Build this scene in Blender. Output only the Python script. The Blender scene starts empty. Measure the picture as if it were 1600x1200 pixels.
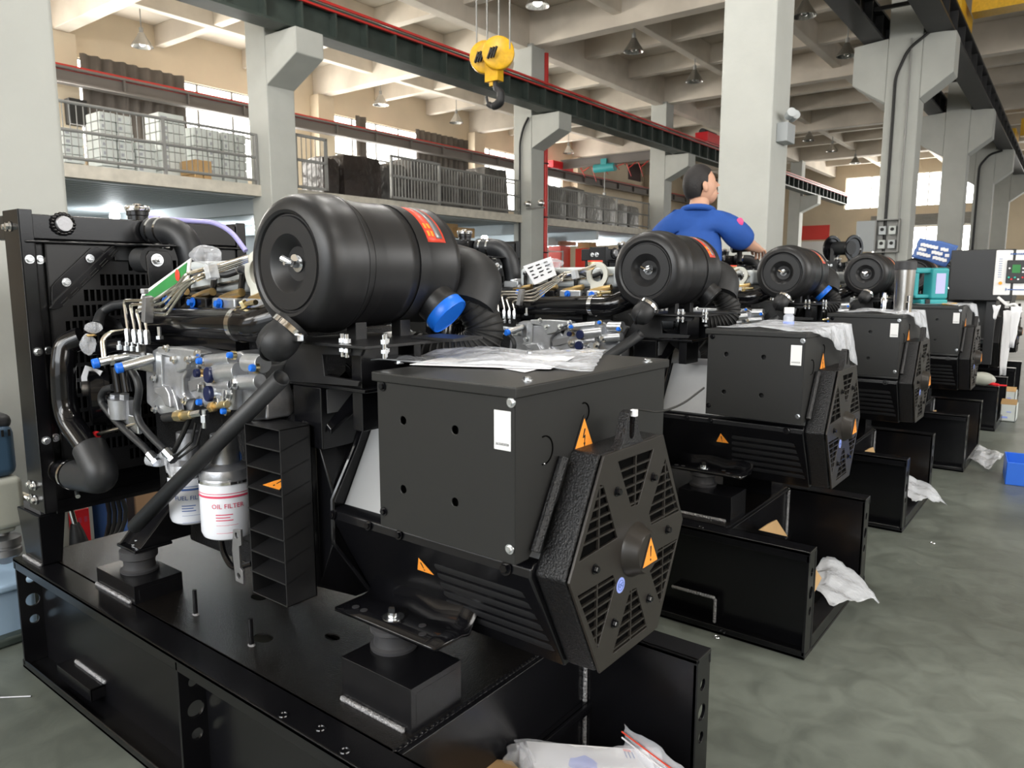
import bpy, bmesh, math, random
from mathutils import Vector as V, Matrix, Euler
random.seed(7)
PI = math.pi
SC = bpy.context.scene
COL = SC.collection
# ------------------------------------------------------------------ camera
F, PITCH, YAW, HC = 1158.0, math.radians(8.1), math.radians(38.0), 1.15
S = 0.88                      # survey units -> metres, applied to every thing at the end
fw = V((-math.sin(YAW)*math.cos(PITCH), math.cos(YAW)*math.cos(PITCH), -math.sin(PITCH)))
rt = V((math.cos(YAW), math.sin(YAW), 0)); up = rt.cross(fw)
CAM0 = V((0, 0, HC))
cd = bpy.data.cameras.new('camera'); cam = bpy.data.objects.new('camera', cd); COL.objects.link(cam)
cd.sensor_width = 36; cd.lens = 36*F/1600; cd.clip_start = 0.05; cd.clip_end = 300
M = Matrix((rt, up, -fw)).transposed().to_4x4(); M.translation = CAM0*S; cam.matrix_world = M
cd.dof.use_dof = True; cd.dof.focus_distance = 1.75; cd.dof.aperture_fstop = 10
SC.camera = cam
# ------------------------------------------------------------------ world and daylight
w = bpy.data.worlds.new('world'); SC.world = w; w.use_nodes = True
bgn = w.node_tree.nodes['Background']; bgn.inputs[0].default_value = (0.93, 0.97, 1.0, 1); bgn.inputs[1].default_value = 0.85
SC.view_settings.view_transform = 'Standard'; SC.view_settings.look = 'None'
SC.view_settings.gamma = 1.0; SC.view_settings.exposure = 1.38; SC.view_settings.use_curve_mapping = False
def area(name, loc, target, sx, sy, power, col=(1, 1, 1)):
    l = bpy.data.lights.new(name, 'AREA'); l.shape = 'RECTANGLE'; l.size = sx*S; l.size_y = sy*S
    l.energy = power*S*S; l.color = col
    o = bpy.data.objects.new(name, l); COL.objects.link(o); o.location = V(loc)*S
    o.rotation_euler = (V(target)-V(loc)).to_track_quat('-Z', 'Y').to_euler(); return o
area('daylight_right_windows', (8.6, 5, 4.2), (-4, 6, 1.0), 14, 2.6, 420, (1, .98, .95))
area('fill_unseen_door', (-1.0, -6.8, 3.8), (-3, 6, 1.0), 7, 2.6, 170, (.93, .97, 1.0))  # added fill behind the camera, as if through an unseen door
area('daylight_left_windows', (-21.0, 12, 5.6), (-8, 12, 0.5), 16, 2.0, 500, (1, .95, .86))
area('daylight_end_windows', (-4, 49.0, 4.5), (-4, 20, 0.5), 16, 6.0, 350, (1, .97, .92))

# ------------------------------------------------------------------ materials
MATS = {}
def mat(name, col, rough=.5, metal=0., bump=0., bscale=60., cvar=0., cscale=6., coat=0., emit=0., alpha=1., trans=0., ior=1.45, col2=None, bdist=.002, spec=.5):
    m = bpy.data.materials.new(name); m.use_nodes = True; nt = m.node_tree; b = nt.nodes['Principled BSDF']
    b.inputs['Roughness'].default_value = rough; b.inputs['Metallic'].default_value = metal
    b.inputs['IOR'].default_value = ior; b.inputs['Specular IOR Level'].default_value = spec
    c = (*col, 1); b.inputs['Base Color'].default_value = c
    tc = nt.nodes.new('ShaderNodeTexCoord')
    if cvar > 0 or col2:
        n = nt.nodes.new('ShaderNodeTexNoise'); n.inputs['Scale'].default_value = cscale; n.inputs['Detail'].default_value = 6
        nt.links.new(tc.outputs['Object'], n.inputs['Vector'])
        r = nt.nodes.new('ShaderNodeValToRGB'); r.color_ramp.elements[0].position = .35; r.color_ramp.elements[1].position = .68
        c2 = col2 if col2 else tuple(x*(1-cvar) for x in col)
        r.color_ramp.elements[0].color = (*c2, 1); r.color_ramp.elements[1].color = c
        nt.links.new(n.outputs['Fac'], r.inputs['Fac']); nt.links.new(r.outputs['Color'], b.inputs['Base Color'])
    if bump > 0:
        n = nt.nodes.new('ShaderNodeTexNoise'); n.inputs['Scale'].default_value = bscale; n.inputs['Detail'].default_value = 4
        nt.links.new(tc.outputs['Object'], n.inputs['Vector'])
        bp = nt.nodes.new('ShaderNodeBump'); bp.inputs['Strength'].default_value = bump; bp.inputs['Distance'].default_value = bdist
        nt.links.new(n.outputs['Fac'], bp.inputs['Height']); nt.links.new(bp.outputs['Normal'], b.inputs['Normal'])
    if coat: b.inputs['Coat Weight'].default_value = coat; b.inputs['Coat Roughness'].default_value = .12
    if emit: b.inputs['Emission Color'].default_value = c; b.inputs['Emission Strength'].default_value = emit
    if trans: b.inputs['Transmission Weight'].default_value = trans
    if alpha < 1: b.inputs['Alpha'].default_value = alpha
    MATS[name] = m; return m
mat('black_paint', (.0045, .0045, .0055), .23, 0, .2, 220, bdist=.0005, spec=.5)
mat('gloss_black', (.004, .004, .005), .13, 0, .12, 60, bdist=.0006)
mat('satin_black', (.0105, .0105, .0115), .40, 0)
mat('box_black', (.015, .015, .0145), .42, 0, .15, 500, bdist=.0003)
mat('grille_black', (.021, .018, .0155), .36, 0, .1, 400, bdist=.0003)
mat('cast_black', (.007, .007, .008), .36, 0, .8, 260, bdist=.003)
mat('deck_black', (.006, .005, .0045), .24, 0, 1.0, 330, bdist=.0016)
mat('rubber', (.012, .0125, .014), .5, 0, .1, 90)
mat('rubber_grey', (.035, .035, .038), .5, 0, .3, 60)
mat('hose_rubber', (.016, .017, .019), .45, 0)
mat('corrugated_rubber', (.008, .008, .008), .6)
mat('zinc', (.72, .74, .76), .25, 1, .1, 100)
mat('yellow_zinc', (.75, .62, .35), .3, 1)
mat('brass', (.78, .55, .25), .3, 1)
mat('steel_pipe', (.82, .78, .70), .2, 1)
mat('chrome', (.85, .85, .86), .1, 1)
mat('aluminium', (.50, .51, .54), .36, .82, .5, 120, cvar=.22, cscale=30, bdist=.001)
mat('aluminium_light', (.60, .62, .65), .32, .82, .4, 140, cvar=.2, cscale=30, bdist=.001)
mat('bare_plate', (.30, .30, .31), .4, .8, .2, 200)
mat('grey_paint', (.40, .42, .42), .4, .1)
mat('stator_grey', (.33, .335, .34), .45, .15, cvar=.1, cscale=8)
mat('light_grey_cover', (.50, .53, .54), .45, .2, .3, 60)
mat('eye_grey', (.60, .60, .54), .45, 0)
mat('blue_cap', (.0, .09, .75), .35)
mat('blue_plug', (.01, .15, .7), .35)
mat('navy_plug', (.005, .01, .05), .3)
mat('red_plastic', (.75, .02, .03), .35)
mat('red_label', (.72, .06, .03), .4)
mat('orange', (.95, .33, .04), .45)
mat('ink', (.01, .01, .01), .5)
mat('sticker_white', (.78, .78, .78), .45)
mat('sticker_blue', (.30, .38, .85), .45)
mat('filter_white', (.72, .74, .80), .25)
mat('print_blue', (.05, .12, .35), .5)
mat('print_red', (.6, .06, .12), .5)
mat('print_grey', (.35, .36, .40), .5)
mat('paper', (.78, .78, .80), .6)
mat('green_card', (.04, .28, .07), .45, cvar=.3)
mat('cardboard', (.52, .33, .15), .75, 0, .3, 80, cvar=.12)
mat('carton_dark', (.25, .15, .08), .8)
mat('carton_white', (.66, .70, .68), .6, cvar=.15, cscale=3)
mat('void_shade', (.0015, .0015, .0015), .9, spec=.05)  # flat black that puts the shade of hollows into the colour
mat('weld', (.34, .34, .35), .22, .5, 1.0, 180, bdist=.006)
mat('concrete_pillar', (.48, .49, .46), .7, 0, .25, 12, cvar=.10, cscale=1.6, bdist=.01)
mat('ceiling_paint', (.70, .63, .54), .8, 0, .2, 10, cvar=.22, cscale=.9, bdist=.01)
mat('wall_cream', (.66, .56, .42), .8, cvar=.12, cscale=.7)
mat('green_girder', (.045, .06, .052), .5, cvar=.3, cscale=3)
mat('dark_girder', (.02, .02, .022), .5, cvar=.3, cscale=3)
mat('grey_girder', (.14, .125, .115), .6)
mat('red_rail', (.55, .03, .025), .4)
mat('crane_yellow', (.75, .42, .01), .4, cvar=.2, cscale=20)
mat('rail_grey', (.27, .27, .26), .5, .3)
mat('deck_fascia', (.62, .58, .50), .6, cvar=.2)
mat('curtain', (.16, .14, .125), .9, cvar=.3, cscale=2)
mat('wrapped_grey', (.13, .125, .12), .3, 0, .8, 5, cvar=.6, cscale=2.5, bdist=.05)
mat('wrapped_dark', (.045, .035, .032), .3, 0, .8, 5, cvar=.5, cscale=2, bdist=.05)
mat('machine_blue', (.045, .09, .15), .4)
mat('machine_beige', (.40, .41, .36), .45)
mat('machine_lightblue', (.30, .42, .56), .5)
mat('teal', (.03, .28, .30), .35)
mat('screen', (.45, .45, .75), .3)
mat('skin', (.55, .31, .21), .5)
mat('hair', (.012, .010, .010), .6, 0, .8, 90)
mat('shirt_blue', (.014, .075, .33), .8, 0, .3, 40, cvar=.15, cscale=10)
mat('trouser_navy', (.01, .02, .06), .8)
mat('shoe', (.02, .02, .02), .6)
mat('shirt_print', (.30, .36, .45), .7)
mat('pink_patch', (.75, .08, .25), .6)
mat('tag_lilac', (.35, .32, .55), .4)
mat('cable', (.012, .012, .012), .5)
mat('teal_paint', (.02, .55, .42), .4)
mat('bin_blue', (.02, .13, .62), .35)
mat('window_glow', (1, .98, .93), .5, emit=4.2)
mat('window_glow_soft', (1, .95, .86), .5, emit=2.6)
mat('lamp_glow', (1, 1, .95), .5, emit=14)
mat('steel_lamp', (.45, .44, .42), .25, .9)
mat('mezz_sheet', (.50, .54, .56), .6, .1)
mat('banner_red', (.7, .05, .04), .6)
mat('dark_window', (.07, .045, .05), .3)
mat('purple_hose', (.35, .33, .62), .35)
mat('panel_grey', (.33, .35, .36), .5)
mat('orange_lamp', (.9, .35, .02), .4)
mat('clear_film', (.85, .87, .92), .12, trans=.0, alpha=.26, spec=.9, bump=.6, bscale=14, bdist=.01)
mat('milky_film', (.80, .83, .88), .18, alpha=.42, spec=.9, bump=1.0, bscale=11, bdist=.03)
mat('glass_green', (.55, .75, .68), .15, alpha=.45)
def floor_material():
    m = bpy.data.materials.new('epoxy_floor'); m.use_nodes = True; nt = m.node_tree; b = nt.nodes['Principled BSDF']
    tc = nt.nodes.new('ShaderNodeTexCoord')
    def noise(sc, det=8, dist=0.):
        n = nt.nodes.new('ShaderNodeTexNoise'); n.inputs['Scale'].default_value = sc; n.inputs['Detail'].default_value = det; n.inputs['Distortion'].default_value = dist
        nt.links.new(tc.outputs['Object'], n.inputs['Vector']); return n
    n1 = noise(1.3, 8, .6); n2 = noise(9, 10, 1.2)
    r1 = nt.nodes.new('ShaderNodeValToRGB'); e = r1.color_ramp.elements
    e[0].position = .33; e[0].color = (.090, .101, .086, 1); e[1].position = .70; e[1].color = (.158, .176, .153, 1)
    r2 = nt.nodes.new('ShaderNodeValToRGB'); e = r2.color_ramp.elements
    e[0].position = .30; e[0].color = (.72, .72, .72, 1); e[1].position = .62; e[1].color = (1.05, 1.05, 1.05, 1)
    nt.links.new(n1.outputs['Fac'], r1.inputs['Fac']); nt.links.new(n2.outputs['Fac'], r2.inputs['Fac'])
    mx = nt.nodes.new('ShaderNodeMix'); mx.data_type = 'RGBA'; mx.blend_type = 'MULTIPLY'; mx.inputs['Factor'].default_value = 1
    nt.links.new(r1.outputs['Color'], mx.inputs[6]); nt.links.new(r2.outputs['Color'], mx.inputs[7]); nt.links.new(mx.outputs[2], b.inputs['Base Color'])
    r3 = nt.nodes.new('ShaderNodeMapRange'); r3.inputs['To Min'].default_value = .26; r3.inputs['To Max'].default_value = .5
    nt.links.new(n2.outputs['Fac'], r3.inputs['Value']); nt.links.new(r3.outputs['Result'], b.inputs['Roughness'])
    bp = nt.nodes.new('ShaderNodeBump'); bp.inputs['Strength'].default_value = .15; bp.inputs['Distance'].default_value = .01
    nt.links.new(n2.outputs['Fac'], bp.inputs['Height']); nt.links.new(bp.outputs['Normal'], b.inputs['Normal'])
    MATS['epoxy_floor'] = m
floor_material()

# ------------------------------------------------------------------ survey helpers: a pixel of the photo cut with a known plane
def P(x, y, X=None, Y=None, Z=None):
    d = fw*F + rt*(x-800) - up*(y-600)
    if X is not None: t = X/d.x
    elif Y is not None: t = Y/d.y
    else: t = (Z-HC)/d.z
    return CAM0 + d*t
BROT = math.radians(1.0)
RB = Matrix.Rotation(BROT, 3, 'Z'); RBI = Matrix.Rotation(-BROT, 3, 'Z')
def PB(x, y, X=None, Y=None, Z=None):      # the same in the building's own axes
    d = RBI @ (fw*F + rt*(x-800) - up*(y-600))
    if X is not None: t = X/d.x
    elif Y is not None: t = Y/d.y
    else: t = (Z-HC)/d.z
    return CAM0 + d*t

# ------------------------------------------------------------------ mesh builder
def frame(axis):
    a = V(axis).normalized(); t = V((0, 0, 1)) if abs(a.z) < .9 else V((1, 0, 0))
    u = t.cross(a).normalized(); return u, a.cross(u), a
class MB:
    def __init__(s): s.v = []; s.f = []; s.m = []
    def add(s, vs, fs, m=0):
        k = len(s.v); s.v += [V(p) for p in vs]; s.f += [tuple(i+k for i in f) for f in fs]; s.m += [m]*len(fs); return s
    def box(s, a, b, m=0, R=None, c=None):
        x0, y0, z0 = a; x1, y1, z1 = b
        vs = [V(p) for p in ((x0,y0,z0),(x1,y0,z0),(x1,y1,z0),(x0,y1,z0),(x0,y0,z1),(x1,y0,z1),(x1,y1,z1),(x0,y1,z1))]
        if R is not None:
            c = V(c) if c is not None else V(((x0+x1)/2, (y0+y1)/2, (z0+z1)/2)); vs = [R @ (p-c) + c for p in vs]
        return s.add(vs, [(0,3,2,1),(4,5,6,7),(0,1,5,4),(1,2,6,5),(2,3,7,6),(3,0,4,7)], m)
    def prism(s, poly, ext, m=0):
        n = len(poly); poly = [V(p) for p in poly]; ext = V(ext)
        return s.add(poly + [p+ext for p in poly], [tuple(range(n))[::-1], tuple(range(n, 2*n))] + [(i, (i+1) % n, (i+1) % n+n, i+n) for i in range(n)], m)
    def loft(s, rings, m=0, caps=True):
        n = len(rings[0]); vs = [p for r in rings for p in r]; fs = []
        for k in range(len(rings)-1):
            fs += [(k*n+i, k*n+(i+1) % n, (k+1)*n+(i+1) % n, (k+1)*n+i) for i in range(n)]
        if caps: fs += [tuple(range(n))[::-1], tuple(range((len(rings)-1)*n, len(rings)*n))]
        return s.add(vs, fs, m)
    def lathe(s, prof, p0, axis, n=32, m=0, closed=False):
        u, v, a = frame(axis); p0 = V(p0); rings = []
        for r, t in prof:
            r = max(r, 1e-5); rings.append([p0 + a*t + u*(r*math.cos(2*PI*i/n)) + v*(r*math.sin(2*PI*i/n)) for i in range(n)])
        if closed: rings.append(rings[0])
        return s.loft(rings, m, caps=not closed)
    def cyl(s, p0, p1, r0, r1=None, n=20, m=0):
        p0 = V(p0); p1 = V(p1); r1 = r0 if r1 is None else r1
        return s.lathe([(r0, 0), (r1, (p1-p0).length)], p0, p1-p0, n, m)
    def tube(s, pts, r, n=12, m=0, fillet=0., k=5, caps=True):
        pts = [V(p) for p in pts]
        if fillet > 0 and len(pts) > 2:
            o = [pts[0]]
            for i in range(1, len(pts)-1):
                a, b, c = pts[i-1], pts[i], pts[i+1]; d = min(fillet, (a-b).length*.48, (c-b).length*.48)
                q0 = b+(a-b).normalized()*d; q1 = b+(c-b).normalized()*d
                for j in range(k+1):
                    t = j/k; o.append(q0*(1-t)**2 + b*2*t*(1-t) + q1*t*t)
            o.append(pts[-1]); pts = o
        rs = r if isinstance(r, (list, tuple)) else None; rings = []; u = None
        for i, p in enumerate(pts):
            d = (pts[min(i+1, len(pts)-1)] - pts[max(i-1, 0)]).normalized()
            if u is None: u = frame(d)[0]
            u = (u - d*u.dot(d)).normalized(); w_ = d.cross(u)
            rr = r if rs is None else rs[min(int(i*len(rs)/len(pts)), len(rs)-1)]
            rings.append([p + u*(rr*math.cos(2*PI*j/n)) + w_*(rr*math.sin(2*PI*j/n)) for j in range(n)])
        return s.loft(rings, m, caps)
    def ell(s, c, rx, ry=None, rz=None, n=20, k=12, m=0, R=None):
        ry = rx if ry is None else ry; rz = rx if rz is None else rz; c = V(c); rings = []
        for i in range(k+1):
            th = PI*i/k; z = math.cos(th); q = max(math.sin(th), 1e-4)
            ring = [V((rx*q*math.cos(2*PI*j/n), ry*q*math.sin(2*PI*j/n), rz*z)) for j in range(n)]
            rings.append([c + ((R @ p) if R is not None else p) for p in ring])
        return s.loft(rings[::-1], m)
    def torus(s, c, axis, R_, r, n=28, k=8, m=0):
        u, v, a = frame(axis); c = V(c); rings = []
        for i in range(n+1):
            th = 2*PI*i/n; d = u*math.cos(th)+v*math.sin(th)
            rings.append([c + d*(R_+r*math.cos(2*PI*j/k)) + a*(r*math.sin(2*PI*j/k)) for j in range(k)])
        return s.loft(rings, m, caps=False)
    def plate(s, outer, holes, o, u, v, th, m=0):
        """flat plate with real holes; 2-D loops in (u, v) at o, thickness th along u x v"""
        o = V(o); u = V(u); v = V(v); nrm = u.cross(v).normalized()
        bm = bmesh.new()
        for loop in [outer]+list(holes):
            vs = [bm.verts.new(o + u*p[0] + v*p[1]) for p in loop]
            for i in range(len(vs)): bm.edges.new((vs[i], vs[(i+1) % len(vs)]))
        bmesh.ops.triangle_fill(bm, edges=bm.edges[:], use_beauty=True, normal=nrm)
        for f_ in bm.faces:
            if f_.normal.dot(nrm) > 0: f_.normal_flip()
        geo = bmesh.ops.extrude_face_region(bm, geom=bm.faces[:])
        bmesh.ops.translate(bm, verts=[g for g in geo['geom'] if isinstance(g, bmesh.types.BMVert)], vec=nrm*th)
        bm.verts.index_update()
        s.add([p.co.copy() for p in bm.verts], [tuple(q.index for q in f_.verts) for f_ in bm.faces], m); bm.free(); return s
    def bolt(s, p, axis, r=.008, h=.006, washer=True, m=0):
        u, v, a = frame(axis); p = V(p)
        if washer: s.lathe([(r*1.45, 0), (r*1.45, .0018)], p, a, 16, m)
        s.lathe([(r, .0018), (r, h*.85), (r*.85, h)], p, a, 6, m)
        return s
def circ(cx, cy, r, n=16, sx=1.): return [(cx+r*sx*math.cos(2*PI*i/n), cy+r*math.sin(2*PI*i/n)) for i in range(n)]

ORG = {}
def root_of(o):
    while o.parent: o = o.parent
    return o
def tag(o, label=None, cat=None, group=None, kind=None):
    if label: o['label'] = label
    if cat: o['category'] = cat
    if group: o['group'] = group
    if kind: o['kind'] = kind
    return o
def thing(name, org, label, cat, group=None, B=False, kind=None):
    o = bpy.data.objects.new(name, None); COL.objects.link(o); o.empty_display_size = .05
    org = V(org); ORG[o.name] = (org, B); o.location = (RB @ org) if B else org
    if B: o.rotation_euler.z = BROT
    return tag(o, label, cat, group, kind)
def obj(name, mb, ms, parent=None, bevel=0., seg=2, sharp=35, label=None, B=False, sub=0, solid=0., kind=None):
    if isinstance(ms, str): ms = [ms]
    if parent is not None and parent.parent is not None and parent.parent.parent is not None: parent = parent.parent
    if parent is not None:
        org, _ = ORG[root_of(parent).name]
    else:
        xs = [p.x for p in mb.v]; ys = [p.y for p in mb.v]; zs = [p.z for p in mb.v]
        org = V(((min(xs)+max(xs))/2, (min(ys)+max(ys))/2, min(zs)))
    me = bpy.data.meshes.new(name); me.from_pydata([p-org for p in mb.v], [], mb.f); me.update()
    for q in ms: me.materials.append(MATS[q])
    if len(ms) > 1: me.polygons.foreach_set('material_index', mb.m)
    bm = bmesh.new(); bm.from_mesh(me); bmesh.ops.recalc_face_normals(bm, faces=bm.faces[:]); bm.to_mesh(me); bm.free()
    me.shade_smooth(); me.set_sharp_from_angle(angle=math.radians(sharp))
    o = bpy.data.objects.new(name, me); COL.objects.link(o)
    if parent is not None: o.parent = parent
    else:
        ORG[o.name] = (org, B); o.location = (RB @ org) if B else org
        if B: o.rotation_euler.z = BROT
    if solid: md = o.modifiers.new('solid', 'SOLIDIFY'); md.thickness = solid
    if bevel: md = o.modifiers.new('bevel', 'BEVEL'); md.width = bevel; md.segments = seg; md.limit_method = 'ANGLE'; md.angle_limit = math.radians(40); md.harden_normals = True
    if sub: md = o.modifiers.new('sub', 'SUBSURF'); md.levels = sub; md.render_levels = sub
    if label: o['label'] = label
    if kind: o['kind'] = kind
    return o
def text_mb(mb, body, size, o, u, v, m=0, depth=.0004, align='CENTER'):
    c = bpy.data.curves.new('t', 'FONT'); c.body = body; c.size = size; c.align_x = align; c.align_y = 'CENTER'; c.extrude = depth/2; c.resolution_u = 2
    ob = bpy.data.objects.new('t', c); COL.objects.link(ob); bpy.context.view_layer.update()
    dg = bpy.context.evaluated_depsgraph_get(); me = ob.evaluated_get(dg).to_mesh()
    o = V(o); u = V(u).normalized(); v = V(v).normalized(); n = u.cross(v)
    mb.add([o+u*p.co.x+v*p.co.y+n*p.co.z for p in me.vertices], [tuple(f_.vertices) for f_ in me.polygons], m)
    ob.evaluated_get(dg).to_mesh_clear(); bpy.data.objects.remove(ob); bpy.data.curves.remove(c); return mb
def dup(root, off, label=None, group=None, skip=()):
    def rec(o, par):
        c = o.copy(); COL.objects.link(c)
        if par is not None: c.parent = par
        for ch in list(kids.get(o.name, [])):
            if ch.name.split('.')[0] in skip or ch.name in skip: continue
            rec(ch, c)
        return c
    kids = {}
    for q in SC.objects:
        if q.parent: kids.setdefault(q.parent.name, []).append(q)
    r = rec(root, None); org, B = ORG[root.name]; no = org+V(off); ORG[r.name] = (no, B)
    r.location = (RB @ no) if B else no
    if label: r['label'] = label
    if group: r['group'] = group
    return r
def warn_sign(mb, c, u, v, n, h, kind='!', border=.1):
    """triangular warning sticker: material 0 orange, 1 ink. c = centroid, u right, v up, n out"""
    c = V(c); u = V(u).normalized(); v = V(v).normalized(); n = V(n).normalized(); w_ = h*.56
    def tri(k, off, th, m):
        mb.prism([c+n*off+u*x*k+v*y*k for x, y in ((-w_, -h*.36), (w_, -h*.36), (0, h*.64))], n*th, m)
    if border: tri(1+border*2, .0002, .0004, 1)
    tri(1, .0007, .0004, 0)
    q = lambda x, y: c+n*.0012+u*x*h+v*y*h
    if kind == '!':
        mb.prism([q(-.045, .33), q(.045, .33), q(.025, -.08), q(-.025, -.08)], n*.0003, 1)
        mb.prism([q(.045*math.cos(a), -.2+.045*math.sin(a)) for a in [i*PI/5 for i in range(10)]], n*.0003, 1)
    else:
        mb.prism([q(.0, .32), q(.07, .30), q(-.02, .09), q(.07, .11), q(.03, -.16), q(-.0, -.16), q(.01, .02), q(-.10, .02)], n*.0003, 1)
        mb.prism([q(-.05, -.14), q(.07, -.14), q(.02, -.28)], n*.0003, 1)

# ================================================================== THE BUILDING (own axes, turned 1 degree)
def st(name, mb, m, **k):
    k.setdefault('B', True); o = obj(name, mb, m, **k); o['kind'] = 'structure'; return o
YC = [0.65, 8.8, 17.3, 25.7, 34.1, 42.5]          # front faces of the column lines
st('floor', MB().box((-24, -8, -.1), (10, 52, 0)), 'epoxy_floor')
mb = MB().box((-22.2, -8, 8.35), (10, 50.5, 8.6))
for y in [-7.6]+YC:                                 # main cross beams
    mb.box((-21.8, y+.1, 7.45), (9.2, y+.5, 8.35))
for y0, y1 in zip([-7.6]+YC, YC+[50.2]):            # secondary cross beams
    for k in (1, 2):
        yy = y0+.3+(y1-y0)*k/3; mb.box((-21.8, yy-.13, 7.78), (9.2, yy+.13, 8.35))
for x in (-12.68, -3.27, 7.0): mb.box((x-.17, -8, 7.4), (x+.17, 50.2, 8.35))
for x in (-18.9, -15.8, -9.8, -6.6, -.2, 3.2): mb.box((x-.13, -8, 7.74), (x+.13, 50.2, 8.35))
st('ceiling', mb, 'ceiling_paint', bevel=.02)
# left wall, behind the mezzanine: wall with real window openings
WIN = [(1.4, 8.3), (9.55, 16.6), (18.0, 25.1), (26.1, 33.3)]
def wall_with_windows(name, u0, u1, z1, wins, o, u, th, m):
    return st(name, MB().plate([(u0, 0), (u1, 0), (u1, z1), (u0, z1)], [[(a, b), (c, b), (c, d), (a, d)] for a, c, b, d in wins], o, u, (0, 0, 1), th), m)
wall_with_windows('wall_left', -8, 50.2, 8.35, [(a, b, 4.3, 7.0) for a, b in WIN]+[(40.4, 42.2, 7.0, 8.1)], (-21.8, 0, 0), (0, 1, 0), -.25, 'wall_cream')
mb = MB()
for y in YC: mb.box((-21.8, y-.05, 0), (-21.35, y+.65, 7.45))
st('trim_1', mb, 'wall_cream', bevel=.02)
def window(name, axis, p, a, b, z0, z1, nx, nz, glow='window_glow', facing=1):
    """frame with mullions and a bright pane; axis 'x' = in a wall of constant x"""
    fr = MB(); pn = MB()
    def bx(u0, u1, w0, w1, d0, d1, t):
        t.box((p+d0, u0, w0), (p+d1, u1, w1)) if axis == 'x' else t.box((u0, p+d0, w0), (u1, p+d1, w1))
    for i in range(nx+1): u = a+(b-a)*i/nx; bx(u-.035, u+.035, z0, z1, -.04, .04, fr)
    for i in range(nz+1): z = z0+(z1-z0)*i/nz; bx(a, b, z-.035, z+.035, -.04, .04, fr)
    bx(a, b, z0, z1, -.012*facing-.004, -.012*facing+.004, pn)
    f_ = st(name, fr, 'rail_grey'); f_['label'] = f'aluminium window frame of {nx} bright panes'
    g = obj('pane', pn, glow, f_) ; return f_
for i, (a, b) in enumerate(WIN): window(f'window_{i+1}', 'x', -21.9, a, b, 4.3, 7.0, 6, 2)
st('window_5', MB().box((-21.95, 40.4, 7.0), (-21.9, 42.2, 8.1)), 'dark_window')
# far wall
EW = [(-11.9, -9.0, 5.4, 7.3), (-8.4, -6.3, 5.4, 7.3), (-5.7, -4.4, 5.4, 7.3), (-8.4, -6.2, .5, 4.2), (-5.5, -4.6, .5, 4.2), (-10.2, -9.2, .5, 4.2)]
wall_with_windows('wall_back', -22, 10, 8.35, [(a, b, c, d) for a, b, c, d in EW], (0, 50.2, 0), (1, 0, 0), -.25, 'wall_cream')
for i, (a, b, c, d) in enumerate(EW): window(f'window_{i+6}', 'y', 50.35, a, b, c, d, 2, 1, 'window_glow')
mb = MB()
for a, b in ((-8.5, -6.1), (-5.6, -4.5), (-10.3, -9.1)):
    for k in range(8): mb.box((a, 50.0, 4.25+k*.085), (b, 50.18, 4.31+k*.085))
st('trim_2', mb, 'rail_grey')
wall_with_windows('wall_right', -8, 50.2, 8.35, [(1+8.4*i, 7+8.4*i, 1.2, 4.6) for i in range(6)], (9.2, 0, 0), (0, 1, 0), .25, 'wall_cream')
wall_with_windows('wall_front', -22, 10, 8.35, [(-3, 5, .05, 4.2), (-12, -6, 1.5, 4.2), (-12, -7.5, 4.8, 7.2), (-6.5, -2, 4.8, 7.2), (-1, 3.5, 4.8, 7.2)], (0, -8, 0), (1, 0, 0), .25, 'wall_cream')
for i, (a, b) in enumerate(((-12, -7.5), (-6.5, -2), (-1, 3.5))): window(f'window_{i+20}', 'y', -8.05, a, b, 4.8, 7.2, 4, 2, 'window_glow')  # added unseen windows behind the camera, glowing for highlights on the black metal
# ---------------- columns
def column(name, x0, x1, y0, y1, corbels, label):
    mb = MB().box((x0, y0, 0), (x1, y1, 7.5))
    for side, tip in corbels:
        e = x1 if side > 0 else x0; t = tip
        mb.prism([(e, y0-.0, 4.72), (t, y0, 5.15), (t, y0, 5.6 if side*1 and abs(tip) > 8 else 5.92), (e, y0, 5.6 if abs(tip) > 8 else 5.98)], (0, y1-y0, 0))
    o = st(name, mb, 'concrete_pillar', bevel=.02); o['label'] = label; return o
column('trim_3', -3.6, -2.98, YC[0], 1.25, [], 'white painted concrete pillar behind the drill press')
column('trim_4', -3.6, -2.97, 8.95, 9.58, [(1, -2.3), (-1, -4.1)], 'big square concrete pillar beside the worker')
for i, (yc, nm) in enumerate(zip(YC[2:], ('pillar with twin corbels and open meter box', 'second pillar with twin corbels', 'third pillar with twin corbels', 'farthest pillar with twin corbels'))):
    column(f'trim_{i+5}', -3.45, -2.82, yc, yc+.6, [(1, -2.25), (-1, -4.1)], 'concrete '+nm)
for i, yc in enumerate(YC[:1]+YC[1:]):
    if i == 0: continue
    column(f'trim_{i+9}', -12.98, -12.36, yc, yc+.62, [(1, -11.45)], 'green-white concrete pillar carrying the crane girder')
for i, yc in enumerate(YC): column(f'trim_{i+20}', 6.7, 7.3, yc, yc+.6, [(-1, 6.0)], 'concrete pillar of the right bay')
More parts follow.
